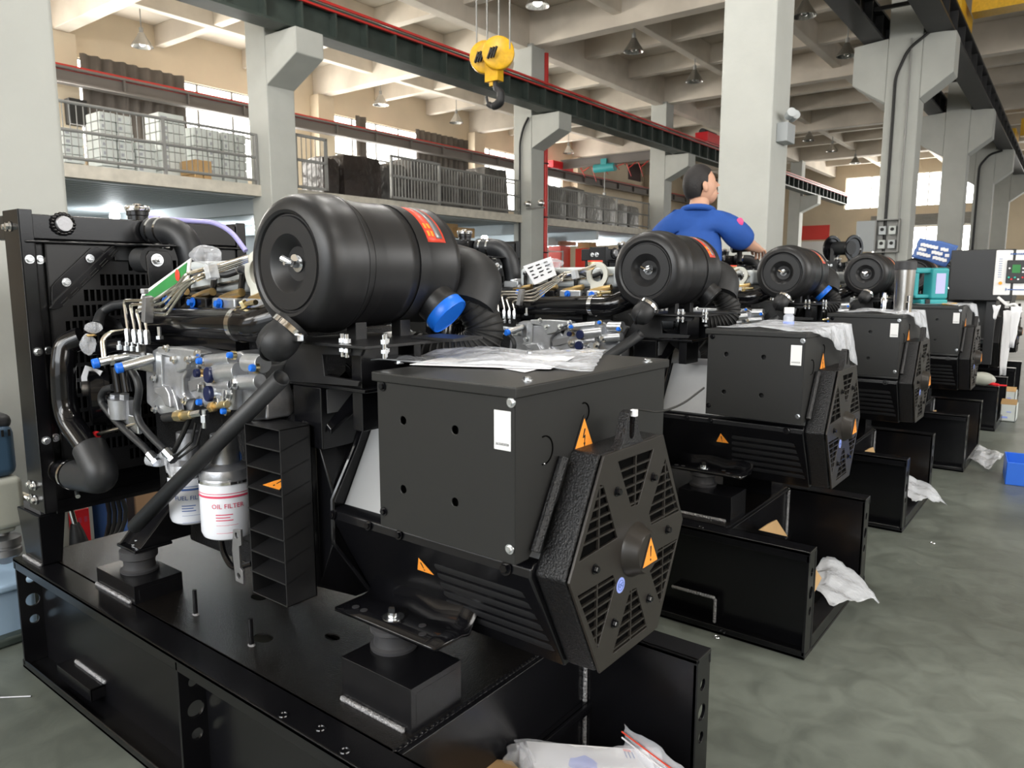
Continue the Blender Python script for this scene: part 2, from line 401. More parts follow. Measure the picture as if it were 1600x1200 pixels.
# ---------------- crane girders
def girder(name, x0, x1, z0, z1, y0, y1, m, label, rail=None, step=1.0, xr=None):
    t = thing(name, ((x0+x1)/2, y0, z0), label, 'girder', B=True); xm = (x0+x1)/2
    obj('girder_body', MB().box((x0, y0, z0), (x1, y1, z0+.05)).box((xm-.03, y0, z0+.05), (xm+.03, y1, z1-.05)).box((x0, y0, z1-.05), (x1, y1, z1)), m, t)
    y = y0+.3
    while y < y1: obj('stiffener', MB().box((x0+.02, y-.02, z0+.05), (x1-.02, y+.02, z1-.05)), m, t); y += step
    if rail:
        xr = xm if xr is None else xr
        obj('conductor_rail', MB().box((xr-.03, y0, z1+.03), (xr+.03, y1, z1+.075)).box((xr-.03, y0, z1-.08), (xr+.03, y1, z1-.045)), rail, t)
    return t
girder('crane_girder', -12.05, -11.6, 5.62, 6.2, 1, 49.8, 'green_girder', 'long dark green crane girder with red conductor rails, upper left', 'red_rail', .78, -11.62)
girder('crane_girder', -20.95, -20.65, 6.02, 6.42, 1, 49.8, 'grey_girder', 'thin brown grey crane girder crossing in front of the wall windows', 'red_rail', 1.8)
girder('crane_girder', -3.95, -3.55, 5.98, 6.5, -4, 49.8, 'dark_girder', 'black crane girder on the left corbels of the twin corbel pillars')
girder('crane_girder', -2.75, -2.3, 5.94, 6.5, -4, 49.8, 'dark_girder', 'black crane girder on the right corbels of the twin corbel pillars', None, 1.2)
for i, y in enumerate((14.6, 16.3, 18.6, 20.6, 23.2, 26.4, 29, 32)):
    tag(obj('tie_bar', MB().box((-3.55, y, 6.25), (-2.75, y+.06, 6.32)), 'dark_girder', B=True), f"thin black tie bar between the two black crane girders, {['nearest', 'second', 'third', 'fourth', 'fifth', 'sixth', 'seventh', 'farthest'][i]} of the row", 'bracket', 'tie bars between the black girders')
# yellow crane bridges on the right
for y, lb in ((PB(1540, 14, Z=6.62).y, 'yellow crane bridge at the top right corner'), (PB(1588, 212, Z=6.62).y, 'distant yellow crane bridge behind the first')):
    t = thing('crane_bridge', (2, y, 6.5), lb, 'crane', B=True)
    obj('bridge_beam', MB().box((-2.2, y, 6.6), (6.4, y+.5, 7.25)), 'crane_yellow', t)
    obj('end_carriage', MB().box((-2.75, y-.7, 6.5), (-2.3, y+1.2, 6.8)), 'crane_yellow', t)
# small crane in the mezzanine bay
YB = PB(875, 262, X=-20.8).y
t = thing('crane_bridge', (-17, YB, 5.6), 'light grey bridge crane over the mezzanine with teal hoist', 'crane', B=True)
a_ = PB(815, 257, Y=YB); b_ = PB(1012, 237, Y=YB)
obj('bridge_beam', MB().box((-20.7, YB-.1, 6.48), (-12.95, YB+.1, 6.52)).box((-20.7, YB-.03, 6.52), (-12.95, YB+.03, 6.86)).box((-20.7, YB-.1, 6.86), (-12.95, YB+.1, 6.9)), 'grey_girder', t)
obj('end_carriage', MB().box((-20.9, YB-.9, 6.45), (-20.6, YB+.9, 6.8)), 'red_plastic', t)
q = PB(945, 262, Y=YB)
obj('hoist', MB().cyl((q.x-.55, YB, q.z), (q.x+.55, YB, q.z), .2).box((q.x-.15, YB-.15, q.z), (q.x+.15, YB+.15, q.z+.4)), 'teal', t)
obj('hoist_rope', MB().cyl((q.x, YB, q.z-1.2), (q.x, YB, q.z), .02, n=6).box((q.x-.06, YB-.06, q.z-1.35), (q.x+.06, YB+.06, q.z-1.15)), 'rail_grey', t)
mb = MB()
for k in range(6):
    xx = -19.6+k*.62; mb.tube([(xx, YB, 6.45)]+[(xx+.28*math.sin(PI*j/8)*(1 if j < 5 else 1), YB, 6.45-(.5+.25*math.sin(k*1.7))*math.sin(PI*j/8)) for j in range(1, 8)]+[(xx+.5, YB, 6.45)], .02, 6)
obj('festoon_cable', mb, 'red_rail', t)
t = thing('crane_trolley', (-11.8, 28, 6.2), 'small red crane end carriage on the dark green girder', 'crane', B=True)
q = PB(1112, 222, X=-11.75)
obj('carriage', MB().box((-12, q.y-1.0, 6.28), (-11.5, q.y+1.2, 6.62)), 'red_plastic', t); obj('motor', MB().cyl((-11.9, q.y-.6, 6.7), (-11.9, q.y+.6, 6.7), .14), 'dark_girder', t)
# ---------------- hook block
hb = PB(772, 88, Y=9.0)
t = thing('crane_hook_block', (hb.x, 9, hb.z-.7), 'yellow twin-sheave crane hook block hanging on steel ropes', 'crane hook', B=True)
sx = .0175
for k, dx in enumerate((-.16, .12)):
    c = hb+V((dx, 0, 0)); ax = V((.8, .6-k*.5, 0)).normalized() if False else V((.55, -.8, 0)).normalized()
    r_ = .235
    sh = obj('sheave_cover', MB().lathe([(r_*.9, -.06), (r_, -.045), (r_, .045), (r_*.9, .06)], c+V((0, -.05*k, .01)), ax, 32), 'crane_yellow', t, bevel=.008)
    m2 = MB()
    for j in (-1, 0, 1): m2.box(c+V((j*.05-.012, -.16-.05*k, -.09)), c+V((j*.05+.012, -.13-.05*k, .07)), R=Euler((0, .45, 0)).to_matrix())
    obj('sheave_slots', m2.lathe([(.035, 0), (.03, .03)], c-ax*.0+V((0, -.13-.05*k, 0)), (0, -1, 0), 16), 'ink', sh)
    for dxx in (-.1, .1):
        if k == 0 and dxx > 0 or True: obj('hoist_rope', MB().cyl((c.x+dxx*(1.7 if (k == 0) == (dxx < 0) else .3), 9, c.z+.05), (c.x+dxx*(1.7 if (k == 0) == (dxx < 0) else .3), 9, 7.4), .012, n=8), 'rail_grey', t)
obj('block_plate', MB().box((hb.x-.12, 8.93, hb.z-.36), (hb.x+.12, 9.07, hb.z-.1)).cyl((hb.x-.03, 9, hb.z-.42), (hb.x-.03, 9, hb.z-.2), .05), 'crane_yellow', t)
hk = [(hb.x+.02, 9, hb.z-.36), (hb.x+.02, 9, hb.z-.44), (hb.x+.13, 9, hb.z-.52), (hb.x+.12, 9, hb.z-.66), (hb.x, 9, hb.z-.71), (hb.x-.12, 9, hb.z-.66), (hb.x-.15, 9, hb.z-.55)]
obj('hook', MB().tube(hk, [.04, .05, .06, .065, .06, .045, .02], 12, fillet=.05), 'dark_girder', t)
# ---------------- lamps
def lamp(p, label, lit=False):
    x, y, z = p; t = thing('high_bay_lamp', (x, y, z-.1), label, 'lamp', 'high bay lamps under the ceiling', B=True)
    obj('lamp_shade', MB().lathe([(.07, .34), (.12, .24), (.24, .06), (.27, 0), (.255, .0), (.23, .05), (.11, .22)], (x, y, z-.05), (0, 0, 1), 24), 'steel_lamp', t)
    obj('bulb', MB().ell((x, y, z+.05), .1, n=14, k=8), 'lamp_glow' if lit else 'chrome', t)
    obj('hanging_stem', MB().cyl((x, y, z+.28), (x, y, 8.3), .015, n=6).cyl((x, y, z+.26), (x, y, z+.42), .05, n=10), 'rail_grey', t)
for p_l, lb in (((-5.4, 2.4, 7.12), 'added unseen lit lamp high above the first set, left of two'), ((-5.4, 6.0, 7.12), 'added unseen lit lamp high above the second set'), ((-1.4, 3.2, 7.12), 'added unseen lit lamp high above the first set, right of two'), ((-9.8, 5.0, 7.12), 'added unseen lit lamp high above the radiator side'), ((3.9, 1.5, 7.12), 'added unseen lit lamp high behind the camera')):  # lit lamps added out of view for crisp highlights on the metal
    lamp(p_l, lb, True); l = bpy.data.lights.new('lamp_light', 'POINT'); l.energy = 110*S*S; l.shadow_soft_size = .22*S; l.color = (1, .98, .94); lo = bpy.data.objects.new('lamp_light', l); COL.objects.link(lo); lo.location = RB @ V((p_l[0], p_l[1], p_l[2]-.22))*S
for px, py, lb, lit in ((222, 70, 'unlit metal high bay lamp above the curtained window', 0), (595, 162, 'unlit high bay lamp above the dark wrapped machines', 0), (713, 190, 'small unlit lamp just left of the crane girder end', 0), (990, 78, 'unlit high bay lamp between hook block and big pillar, nearer one', 0), (1085, 125, 'unlit high bay lamp left of the big pillar, farther one', 0), (1257, 22, 'unlit lamp just right of the big pillar top', 0), (1323, 85, 'unlit lamp left of the twin corbel pillar', 0), (1264, 218, 'distant lamp right of the emergency light, nearest of three', 0), (1300, 235, 'distant lamp in the middle right of the big pillar', 0), (1336, 254, 'farthest small lamp above the far windows', 0), (1443, 198, 'small lamp between the first two twin corbel pillars', 0), (840, 6, 'lit white lamp at the top edge of the photo', 1), (888, 238, 'small far lamp above the grey bridge crane', 0)):
    p = PB(px, py, Z=7.12); lamp(p, lb, lit)
# ---------------- mezzanine
st('trim_40', MB().box((-21.8, 1.2, 2.80), (-12.72, 28.6, 2.88)), 'mezz_sheet')
st('trim_41', MB().box((-12.78, 1.2, 2.72), (-12.68, 28.6, 2.93)), 'deck_fascia')
mb = MB()
for k in range(34): mb.box((-21.6+k*.26, 1.2, 2.70), (-21.47+k*.26, 25.6, 2.80))
st('trim_42', mb, 'mezz_sheet')
mb = MB()
for y in (5.0, 8.9, 13.2, 17.4, 21.6, 25.4): mb.box((-21.7, y, 2.42), (-12.8, y+.16, 2.70))
st('trim_43', mb, 'mezz_sheet')
def railing(y0, y1, label, bars=True, posts=1.65, group=None):
    t = thing('guard_railing', (-12.72, (y0+y1)/2, 2.93), label, 'railing', B=True); x = -12.72
    n = max(1, round((y1-y0)/posts))
    for i in range(n+1): obj('post', MB().box((x-.025, y0+(y1-y0)*i/n-.025, 2.9), (x+.025, y0+(y1-y0)*i/n+.025, 3.88)), 'rail_grey', t)
    for z in (3.86, 3.44, 3.02): obj('handrail' if z > 3.8 else 'cross_rail', MB().cyl((x, y0, z), (x, y1, z), .027, n=8), 'rail_grey', t)
    if bars:
        mb = MB(); k = int((y1-y0)/.105)
        for i in range(k): yy = y0+(y1-y0)*(i+.5)/k; mb.box((x-.005, yy-.006, 3.03), (x+.005, yy+.006, 3.84))
        obj('infill_bars', mb, 'rail_grey', t)
railing(1.5, 8.75, 'long mezzanine railing in front of the white carton stacks')
railing(13.9, 17.2, 'mezzanine railing between the leaning gate and the middle pillar')
railing(18.0, 25.2, 'mezzanine railing right of the red pipe', True, 2.4)
def gate(y0, y1, z0, z1, label, x=-12.6):
    t = thing('mesh_gate', (x, (y0+y1)/2, z0), label, 'gate', B=True); mb = MB()
    for y in (y0, y1-.05): mb.box((x-.03, y, z0), (x+.03, y+.05, z1))
    for z in (z0, (z0+z1)/2, z1-.05): mb.box((x-.03, y0, z), (x+.03, y1, z+.05))
    obj('gate_frame', mb, 'rail_grey', t); mb = MB(); k = int((y1-y0)/.1)
    for i in range(k): yy = y0+(y1-y0)*(i+.5)/k; mb.box((x-.006, yy-.007, z0), (x+.006, yy+.007, z1))
    obj('gate_bars', mb, 'rail_grey', t)
gate(12.15, 13.8, 2.96, 3.92, 'grey barred gate panel leaning right of the dark machines')
gate(9.55, 10.35, 2.95, 4.0, 'tall open lift gate just right of the first corbel pillar')
gate(9.55, 10.3, 2.3, 2.8, 'short barred basket under the open lift gate')
# cartons: every carton of the stacks is its own thing
NTH = ['bottom', 'second', 'third', 'fourth', 'fifth', 'sixth', 'seventh', 'eighth']
def carton_stack(px0, px1, pyt, cols, rows, where, m='carton_white', X=-14.6, drop=0):
    y0 = PB(px0, 240, X=X).y; y1 = PB(px1, 240, X=X).y; zt = PB(px1, pyt, X=X).z; z0 = 2.9; h = (zt-z0)/rows; wd = (y1-y0)/cols
    for r in range(rows):
        for c in range(cols):
            if drop and r == rows-1 and c >= cols-drop: continue
            j = random.uniform(-.02, .02)
            mb = MB().box((X-.55+j, y0+c*wd+.012, z0+r*h+.004), (X+j, y0+(c+1)*wd-.012, z0+(r+1)*h-.004))
            o = obj('carton', mb, m, B=True, bevel=.01, seg=1)
            col = ['left', 'middle', 'right'][c if cols == 3 else c*2] if cols > 1 else 'only'
            tag(o, f"{'white' if m=='carton_white' else 'brown'} carton, {'top' if r == rows-1 else NTH[r]} layer, {col} column, {where}", 'carton', 'cartons stacked on the mezzanine')
            if m == 'carton_white': obj('printed_panel', MB().box((X+j+.0005, y0+c*wd+.05, z0+r*h+h*.28), (X+j+.003, y0+c*wd+wd*.32, z0+r*h+h*.62)), 'print_grey', o)
carton_stack(100, 133, 203, 1, 6, 'stack nearest the white pillar edge')
carton_stack(158, 211, 183, 2, 8, 'second tall stack from the left')
carton_stack(213, 244, 226, 1, 6, 'low stack right of the second tall stack')
carton_stack(251, 292, 182, 1, 8, 'single tall stack in front of the curtain end')
carton_stack(303, 346, 205, 2, 7, 'stack under the bright window')
carton_stack(348, 386, 212, 2, 7, 'stack against the first corbel pillar')
carton_stack(302, 330, 252, 2, 2, 'low pile at the window', 'cardboard', X=-14.0)
def wrapped(px0, px1, pyt, label, m, X=-14.3):
    y0 = PB(px0, 280, X=X).y; y1 = PB(px1, 280, X=X).y; zt = PB((px0+px1)/2, pyt, X=X).z
    n = 6; rings = []
    for i, z in enumerate((2.9, 3.1, 2.9+(zt-2.9)*.5, zt-.15, zt-.04, zt)):
        k = (1, .98, .97, .96, .88, .55)[i]; r = []
        cx, cy = X-.45, (y0+y1)/2; a, b = .45*k, (y1-y0)/2*k
        for j in range(16):
            th = 2*PI*j/16; cx_, sy_ = math.cos(th), math.sin(th); q = max(abs(cx_), abs(sy_))**.75
            r.append(V((cx+a*cx_/q+random.uniform(-.02, .02), cy+b*sy_/q+random.uniform(-.02, .02), z+random.uniform(-.03, .03)*(i > 0))))
        rings.append(r)
    o = obj('wrapped_pallet', MB().loft(rings), m, B=True, sharp=50); tag(o, label, 'wrapped pallet', 'film wrapped machines on the mezzanine')
wrapped(506, 532, 245, 'dark red wrapped machine right of the lift gate', 'wrapped_dark')
wrapped(536, 600, 242, 'big black film-wrapped machine left of the leaning gate', 'wrapped_dark')
for i, (a, b, c, lb) in enumerate(((606, 640, 255, 'first grey wrapped pallet behind the leaning gate'), (642, 690, 248, 'second wrapped pallet with a dark heap on top'), (692, 722, 262, 'third grey wrapped pallet, behind the railing'), (724, 756, 266, 'fourth grey wrapped pallet, before the middle pillar'), (758, 797, 262, 'fifth grey wrapped pallet, touching the middle pillar'), (858, 888, 290, 'grey wrapped pallet just right of the red pipe'), (890, 918, 292, 'tall wrapped pallet, second right of the red pipe'), (920, 944, 303, 'wrapped pallet, third right of the red pipe'), (946, 966, 308, 'wrapped pallet, fourth right of the red pipe'), (968, 984, 318, 'small wrapped pallet, fifth right of the red pipe'), (986, 1002, 322, 'last small wrapped pallet by the third corbel pillar'))):
    wrapped(a, b, c, lb, 'wrapped_grey')
# curtains
def curtain(y0, y1, label, z0=2.9, z1=7.0):
    n = int((y1-y0)*14); front = []; 
    pts = [(-21.35+.07*math.sin(i*1.35)+.03*math.sin(i*.5), y0+(y1-y0)*i/n) for i in range(n+1)]
    vs = [V((x, y, z0)) for x, y in pts]+[V((x, y, z1)) for x, y in pts]
    o = obj('curtain', MB().add(vs, [(i, i+1, i+n+2, i+n+1) for i in range(n)]), 'curtain', B=True, solid=.01, sharp=80); tag(o, label, 'curtain')
curtain(9.5, 12.35, 'long brown grey curtain over the left window'); curtain(22.0, 25.1, 'grey curtain half drawn at the second window'); curtain(18.9, 19.5, 'narrow bunched curtain strip in the second window')
o = obj('wall_speaker', MB().box((-21.3, 9.0, 5.1), (-21.0, 9.45, 5.75)), 'ink', B=True, bevel=.02); tag(o, 'small black box fixed below the thin girder at far left', 'speaker')
# red pipe, conduits, boxes
q = PB(852, 300, Y=18.05)
t = thing('fire_pipe', (q.x, 18.05, 0), 'vertical red fire pipe beside the middle corbel pillar', 'pipe', B=True)
obj('pipe_run', MB().cyl((q.x, 18.05, 0), (q.x, 18.05, 7.4), .07), 'red_rail', t)
for z in (1.9, 2.9, 4.4): obj('pipe_clip', MB().torus((q.x, 18.05, z), (0, 0, 1), .085, .02), 'dark_girder', t)
def conduit(pts, label, r=.018, m='rail_grey'): tag(obj('conduit', MB().tube(pts, r, 8, fillet=.15), m, B=True), label, 'conduit')
a_ = PB(1404, 110, Y=17.26); conduit([(a_.x-.05, 17.26, .5), (a_.x-.05, 17.26, 5.2), (a_.x+.15, 17.26, 5.7), (a_.x+.5, 17.26, 5.95)], 'black cable bending up the twin corbel pillar', .03, 'ink')
conduit([(-3.02, 17.27, .5), (-3.02, 17.27, 5.9)], 'straight thin conduit on the twin corbel pillar')
conduit([(-3.25, 17.27, 2.2), (-3.25, 17.27, 4.6)], 'left thin conduit above the meter box', .012)
a_ = PB(812, 200, Y=17.26); conduit([(a_.x, 17.26, 1), (a_.x, 17.26, 4.9), (a_.x+.12, 17.26, 5.3), (a_.x+.3, 17.26, 5.55)], 'dark looping cable on the middle corbel pillar', .03, 'ink')
a_ = PB(1527, 300, Y=34.05); conduit([(a_.x, 34.0, 1), (a_.x, 34.0, 5.4), (a_.x+.3, 34.0, 5.8), (a_.x+.7, 34.0, 5.9)], 'cable bending on the third twin corbel pillar', .04, 'ink')
# meter box on the pillar
y = 17.3; a_ = PB(1368, 343, Y=17.1); b_ = PB(1402, 394, Y=17.1)
t = thing('meter_box', (a_.x, 17.2, b_.z), 'open grey electric meter box on the twin corbel pillar', 'electric box', B=True)
obj('box_shell', MB().box((a_.x, 17.28, b_.z), (b_.x, 17.3, a_.z)).box((a_.x, 17.12, b_.z), (a_.x+.02, 17.3, a_.z)).box((b_.x-.02, 17.12, b_.z), (b_.x, 17.3, a_.z)).box((a_.x, 17.12, a_.z-.02), (b_.x, 17.3, a_.z)).box((a_.x, 17.12, b_.z), (b_.x, 17.3, b_.z+.02)), 'rail_grey', t)
obj('box_door', MB().box((a_.x-.36, 17.1, b_.z+.02), (a_.x, 17.13, a_.z-.02)), 'panel_grey', t)
wx, wz = b_.x-a_.x, a_.z-b_.z
for i in range(2):
    for j in range(2):
        cx, cz = a_.x+wx*(.28+.42*i), b_.z+wz*(.25+.42*j)
        m_ = obj('meter', MB().box((cx-wx*.15, 17.16, cz-wz*.13), (cx+wx*.15, 17.27, cz+wz*.13)), 'light_grey_cover' if (i+j) % 2 else 'carton_white', t, bevel=.01)
        obj('meter_dial', MB().lathe([(wx*.08, 0), (wx*.08, .01)], (cx, 17.16, cz+.02), (0, -1, 0), 16), 'ink', m_)
# emergency light on the big pillar
a_ = PB(1216, 220, X=-2.96)
t = thing('emergency_light', (-2.93, a_.y, a_.z), 'grey twin-head emergency light on the big pillar', 'emergency light', B=True)
obj('light_housing', MB().box((-2.97, 9.12, a_.z-.02), (-2.84, 9.42, a_.z+.2)), 'panel_grey', t, bevel=.01)
for k in (0, 1): obj('lamp_head', MB().cyl((-2.87, 9.2+.15*k, a_.z+.27), (-2.80, 9.12+.15*k, a_.z+.30), .045, .055), 'light_grey_cover', t)
for y_, nm in ((17.18, 'twin lamp emergency light on the middle corbel pillar'),):
    q = PB(838, 325, Y=17.2); t = thing('emergency_light', (q.x, 17.2, q.z), nm, 'emergency light', B=True)
    obj('bracket_arm', MB().box((q.x-.35, 17.2, q.z-.02), (q.x+.25, 17.26, q.z+.02)), 'rail_grey', t)
    for k in (-.25, .2): obj('lamp_head', MB().ell((q.x+k, 17.12, q.z+.12), .1, n=12, k=8), 'chrome', t)
# banner and far things
tag(obj('banner', MB().box((-14.6, 50.16, 3.6), (-12.7, 50.2, 4.5)), 'banner_red', B=True), 'red banner on the far wall', 'banner')
tag(obj('white_board', MB().box((-14.9, 50.15, 1.2), (-12.2, 50.2, 3.5)), 'paper', B=True), 'pale board below the red banner', 'board')
tag(obj('hanging_chain', MB().cyl((-13.2, 44.5, 2.0), (-13.2, 44.5, 8.36), .03, n=6), 'rail_grey', B=True), 'thin hanging chain left of the red banner', 'chain')
# ---------------- under the mezzanine: shelves, cartons, cabinets, lamps
def bxt(name, px0, px1, py0, py1, X, m, label, cat, d=.5, z0=None):
    a = PB(px0, py0, X=X); b = PB(px1, py1, X=X)
    return tag(obj(name, MB().box((X-d, a.y, (0 if z0 is None else b.z)), (X, b.y, a.z)), m, B=True, bevel=.01, seg=1), label, cat)
bxt('storage_rack', 688, 744, 372.5, 400, -13.5, 'panel_grey', 'grey rack under the two brown cartons behind the air cleaner', 'rack', d=.9)
bxt('carton', 690, 716, 348, 372, -13.8, 'cardboard', 'brown carton behind the air cleaner rim, under the mezzanine', 'carton', z0=1)
bxt('carton', 716, 742, 355, 372, -13.6, 'cardboard', 'second brown carton right of the first, under the mezzanine', 'carton', z0=1)
bxt('cabinet', 876, 891, 384, 425, -14, 'red_label', 'red cabinet behind the glass shelf', 'cabinet')
bxt('cabinet', 918, 965, 388, 402, -13.6, 'red_label', 'long red workbench under the mezzanine', 'cabinet')
bxt('carton', 857, 872, 371, 384, -14.4, 'carton_white', 'white carton on the glass shelf', 'carton', z0=1)
bxt('carton', 921, 932, 378, 388, -14.0, 'cardboard', 'small brown carton on the red workbench', 'carton', z0=1)
bxt('carton', 875, 900, 376, 384, -15.0, 'carton_dark', 'dark brown carton behind the red cabinet', 'carton', z0=1)
for k, (px, lb) in enumerate(((1000, 'grey storage rack at the far end under the mezzanine'), (640, 'grey storage rack behind the air cleaner'))):
    bxt('storage_rack', px, px+30, 372, 400, -17, 'panel_grey', lb, 'rack')
t = thing('glass_shelf', (-13.4, PB(865, 400, X=-13.4).y, 0), 'green glass display shelf beside the red pipe', 'shelf', B=True)
y0, y1 = PB(856, 400, X=-13.4).y, PB(880, 400, X=-13.4).y
for z in (.5, 1.0, 1.35, 1.7, 2.0): obj('shelf_board', MB().box((-13.9, y0, z), (-13.4, y1, z+.03)), 'glass_green', t)
for yy in (y0, y1): obj('upright', MB().box((-13.43, yy-.02, 0), (-13.4, yy+.02, 2.05)), 'rail_grey', t)
for k, (px, py) in enumerate(((178, 320), (400, 330), (757, 372), (960, 385), (640, 345), (930, 372), (560, 345), (1010, 388), (300, 322), (870, 372))):
    Xl = (-17.5, -18.5, -16, -15, -19, -17, -15.5, -17, -20, -20)[k]; q = PB(px, py, X=Xl); q.z = min(max(q.z, 1.9), 2.55); q.y = min(q.y, 25)
    t = thing('hanging_lamp', (Xl, q.y, q.z), ('bright lit lamp left, just above the radiator', 'lit lamp behind the first corbel pillar', 'bright lamp left of the middle pillar, above the second set', 'bright lamp above the red workbench', 'lit lamp hidden behind the air cleaner', 'lamp above the glass shelf', 'lit lamp behind the air cleaner top', 'lamp at the far end of the mezzanine', 'lit lamp near the inclined beam', 'lamp behind the red pipe')[k], 'lamp', 'lit lamps under the mezzanine', B=True)
    obj('bulb', MB().ell((Xl, q.y, q.z), .11, n=12, k=8), 'lamp_glow', t); obj('lamp_cord', MB().cyl((Xl, q.y, q.z+.08), (Xl, q.y, 2.81), .008, n=6), 'rail_grey', t)
    l = bpy.data.lights.new('lamp_light', 'POINT'); l.energy = 45*S*S; l.shadow_soft_size = .1; l.color = (.9, .97, 1); lo = bpy.data.objects.new('lamp_light', l); COL.objects.link(lo); lo.parent = t; lo.location = (0, 0, -.14)
st('wall_mezzanine', MB().box((-21.6, 1.2, 0), (-21.4, 25.6, 2.7)), 'light_grey_cover')

# ================================================================== THE GENERATOR SET (built once, then copied)
G = thing('generator_set', (-1.5, 1.11, 0), 'black diesel generator set nearest the camera, blue-capped air cleaner and green card', 'generator', 'row of black diesel generator sets')
BX0, BX1, BY0, BY1, BH, FL = -2.43, -.60, .735, 1.485, .342, .072
TH = .010
# ---- side rails: channels opening outward, with rolled upper lip
for side, nm in ((0, 'near'), (1, 'far')):
    yo, yi, sg = (BY0, BY0+FL, 1) if side == 0 else (BY1, BY1-FL, -1)
    a = lambda y0, y1: (min(y0, y1), max(y0, y1))
    mb = MB(); w0, w1 = a(yi, yi-sg*TH); f0, f1 = a(yo, yi); l0, l1 = a(yo, yo+sg*.006)
    mb.box((BX0, w0, 0), (BX1, w1, BH)).box((BX0, f0, BH-.012), (BX1, f1, BH)).box((BX0, f0, 0), (BX1, f1, .012))
    mb.box((BX0, l0, BH-.034), (BX1, l1, BH)).box((BX0, l0, 0), (BX1, l1, .026))
    rail = obj('side_rail', mb, 'black_paint', G, bevel=.005, seg=3)
    for k, x in enumerate((BX0+.006 if side == 0 else BX0+.006, -1.50, BX1-.010)):
        if side == 0 and k == 0: x = BX0+.012
        outer = [(0, .012), (FL, .012), (FL, BH-.012), (0, BH-.012)]
        hs = [circ(FL*.5, .27, .013), circ(FL*.5, .205, .019), circ(FL*.5, .145, .013)]
        y_o = yo if side == 0 else yi
        obj('gusset_plate', MB().plate(outer, hs, (x, y_o, 0), (0, 1, 0), (0, 0, 1), .008), 'black_paint', rail, bevel=.001, seg=1)
        wb = MB(); zz = .02
        while zz < BH-.03:
            wb.ell((x+.012 if k < 2 else x-.004, yi-sg*.002 if side == 0 else yi+.002, zz), .0045, .0045, .007, 8, 5); zz += random.uniform(.008, .016)
        if side == 0: obj('weld_bead', wb, 'gloss_black', rail)
    # forklift pocket
    px0, px1 = (-2.235, -2.02) if side == 0 else (-2.1, -1.9)
    if side == 0:
        pk = obj('lifting_pocket', MB().box((-2.235, BY0+.022, .058), (-2.018, yi, .064)).box((-2.235, BY0+.022, .03), (-2.229, yi, .064)).box((-2.024, BY0+.022, .03), (-2.018, yi, .064)).box((-2.235, BY0+.022, .028), (-2.018, BY0+.028, .062)), 'black_paint', rail, bevel=.002)
        wb = MB(); x = -2.2
        while x < -2.02: wb.ell((x, yi-.008, .068), .008, .008, .007, 8, 5); x += random.uniform(.006, .011)
        obj('weld_bead', wb, 'weld', rail)
        # second pocket, seen on the rail's open end
        mb = MB().box((-1.06, BY0+.03, .10), (-.90, yi, .106)).box((-.906, BY0+.03, .02), (-.90, yi, .106))
        obj('lifting_pocket', mb, 'black_paint', rail, bevel=.002)
        wb = MB(); x = -1.05
        while x < -.905: wb.ell((x, BY0+.028, .108), .007, .006, .006, 8, 5); x += .009
        z = .10
        while z > .02: wb.ell((-.899, BY0+.028, z), .006, .006, .007, 8, 5); z -= .009
        obj('weld_bead', wb, 'weld', rail)
        b_ = MB()
        for q in (-1.548, -1.535, -1.522): b_.lathe([(.009, 0), (.009, .012)], (q, BY0+.045, .03), (0, -1, 0), 6)
        obj('drain_fitting', b_, 'gloss_black', rail)
# ---- deck
mb = MB().plate([(BX0+.03, BY0+FL-.002), (-.885, BY0+FL-.002), (-.885, BY1-FL+.002), (BX0+.03, BY1-FL+.002)],
    [circ(-1.62, 1.02, .016, sx=1.6), circ(-1.30, 1.00, .014, sx=1.6), circ(-1.42, .90, .02, 12, 1.4), circ(-1.15, .93, .008)], (0, 0, BH-.0025), (1, 0, 0), (0, 1, 0), .0035)
deck = obj('deck_plate', mb, 'deck_black', G)
mb = MB()
for px, py in ((443, 1117), (501, 1138), (539, 1173)):
    q = P(px, py, Z=BH+.0008); mb.torus(q, (0, 0, 1), .008, .0022, 16, 6)
obj('plug_rings', mb, 'gloss_black', G)
cp = obj('cross_plate', MB().box((-.895, BY0+FL, .03), (-.883, BY1-FL, BH-.002)).box((-.895, BY0+FL, BH-.010), (-.872, BY1-FL, BH-.004)), 'black_paint', G, bevel=.002)
wb = MB(); y = BY0+FL
while y < BY1-FL: wb.ell((-.886, y, BH-.001), .0045, .008, .004, 8, 5); y += random.uniform(.009, .016)
obj('weld_bead', wb, 'gloss_black', cp)
wb = MB(); z = .03
while z < BH-.01: wb.ell((-.878, BY1-FL-.006, z), .006, .006, .009, 8, 5); z += random.uniform(.006, .012)
obj('weld_bead', wb, 'weld', cp)
obj('bay_angle', MB().box((-.883, BY0+FL, .135), (-.86, BY1-FL, .150)).box((-.872, BY0+FL, .12), (-.866, BY1-FL, .15)), 'black_paint', G, bevel=.002)
obj('end_bar', MB().box((-.66, BY0+FL, .012), (-.60, BY1-FL, .055)).box((-.9, BY0+FL, 0), (-.6, BY1-FL, .008)), 'black_paint', G, bevel=.002)
for px, py, top in ((306, 960, 914), (393, 1008, 952)):
    q = P(px, py, Z=BH+.001)
    st_ = obj('deck_stud', MB().cyl(q, q+V((0, 0, .062)), .0052, n=12), 'black_paint', G)
    obj('weld_bead', MB().ell(q, .011, .008, .004, 10, 5), 'weld', st_)
for side in (-1, 1): # side step edge line of the deck sheet
    pass
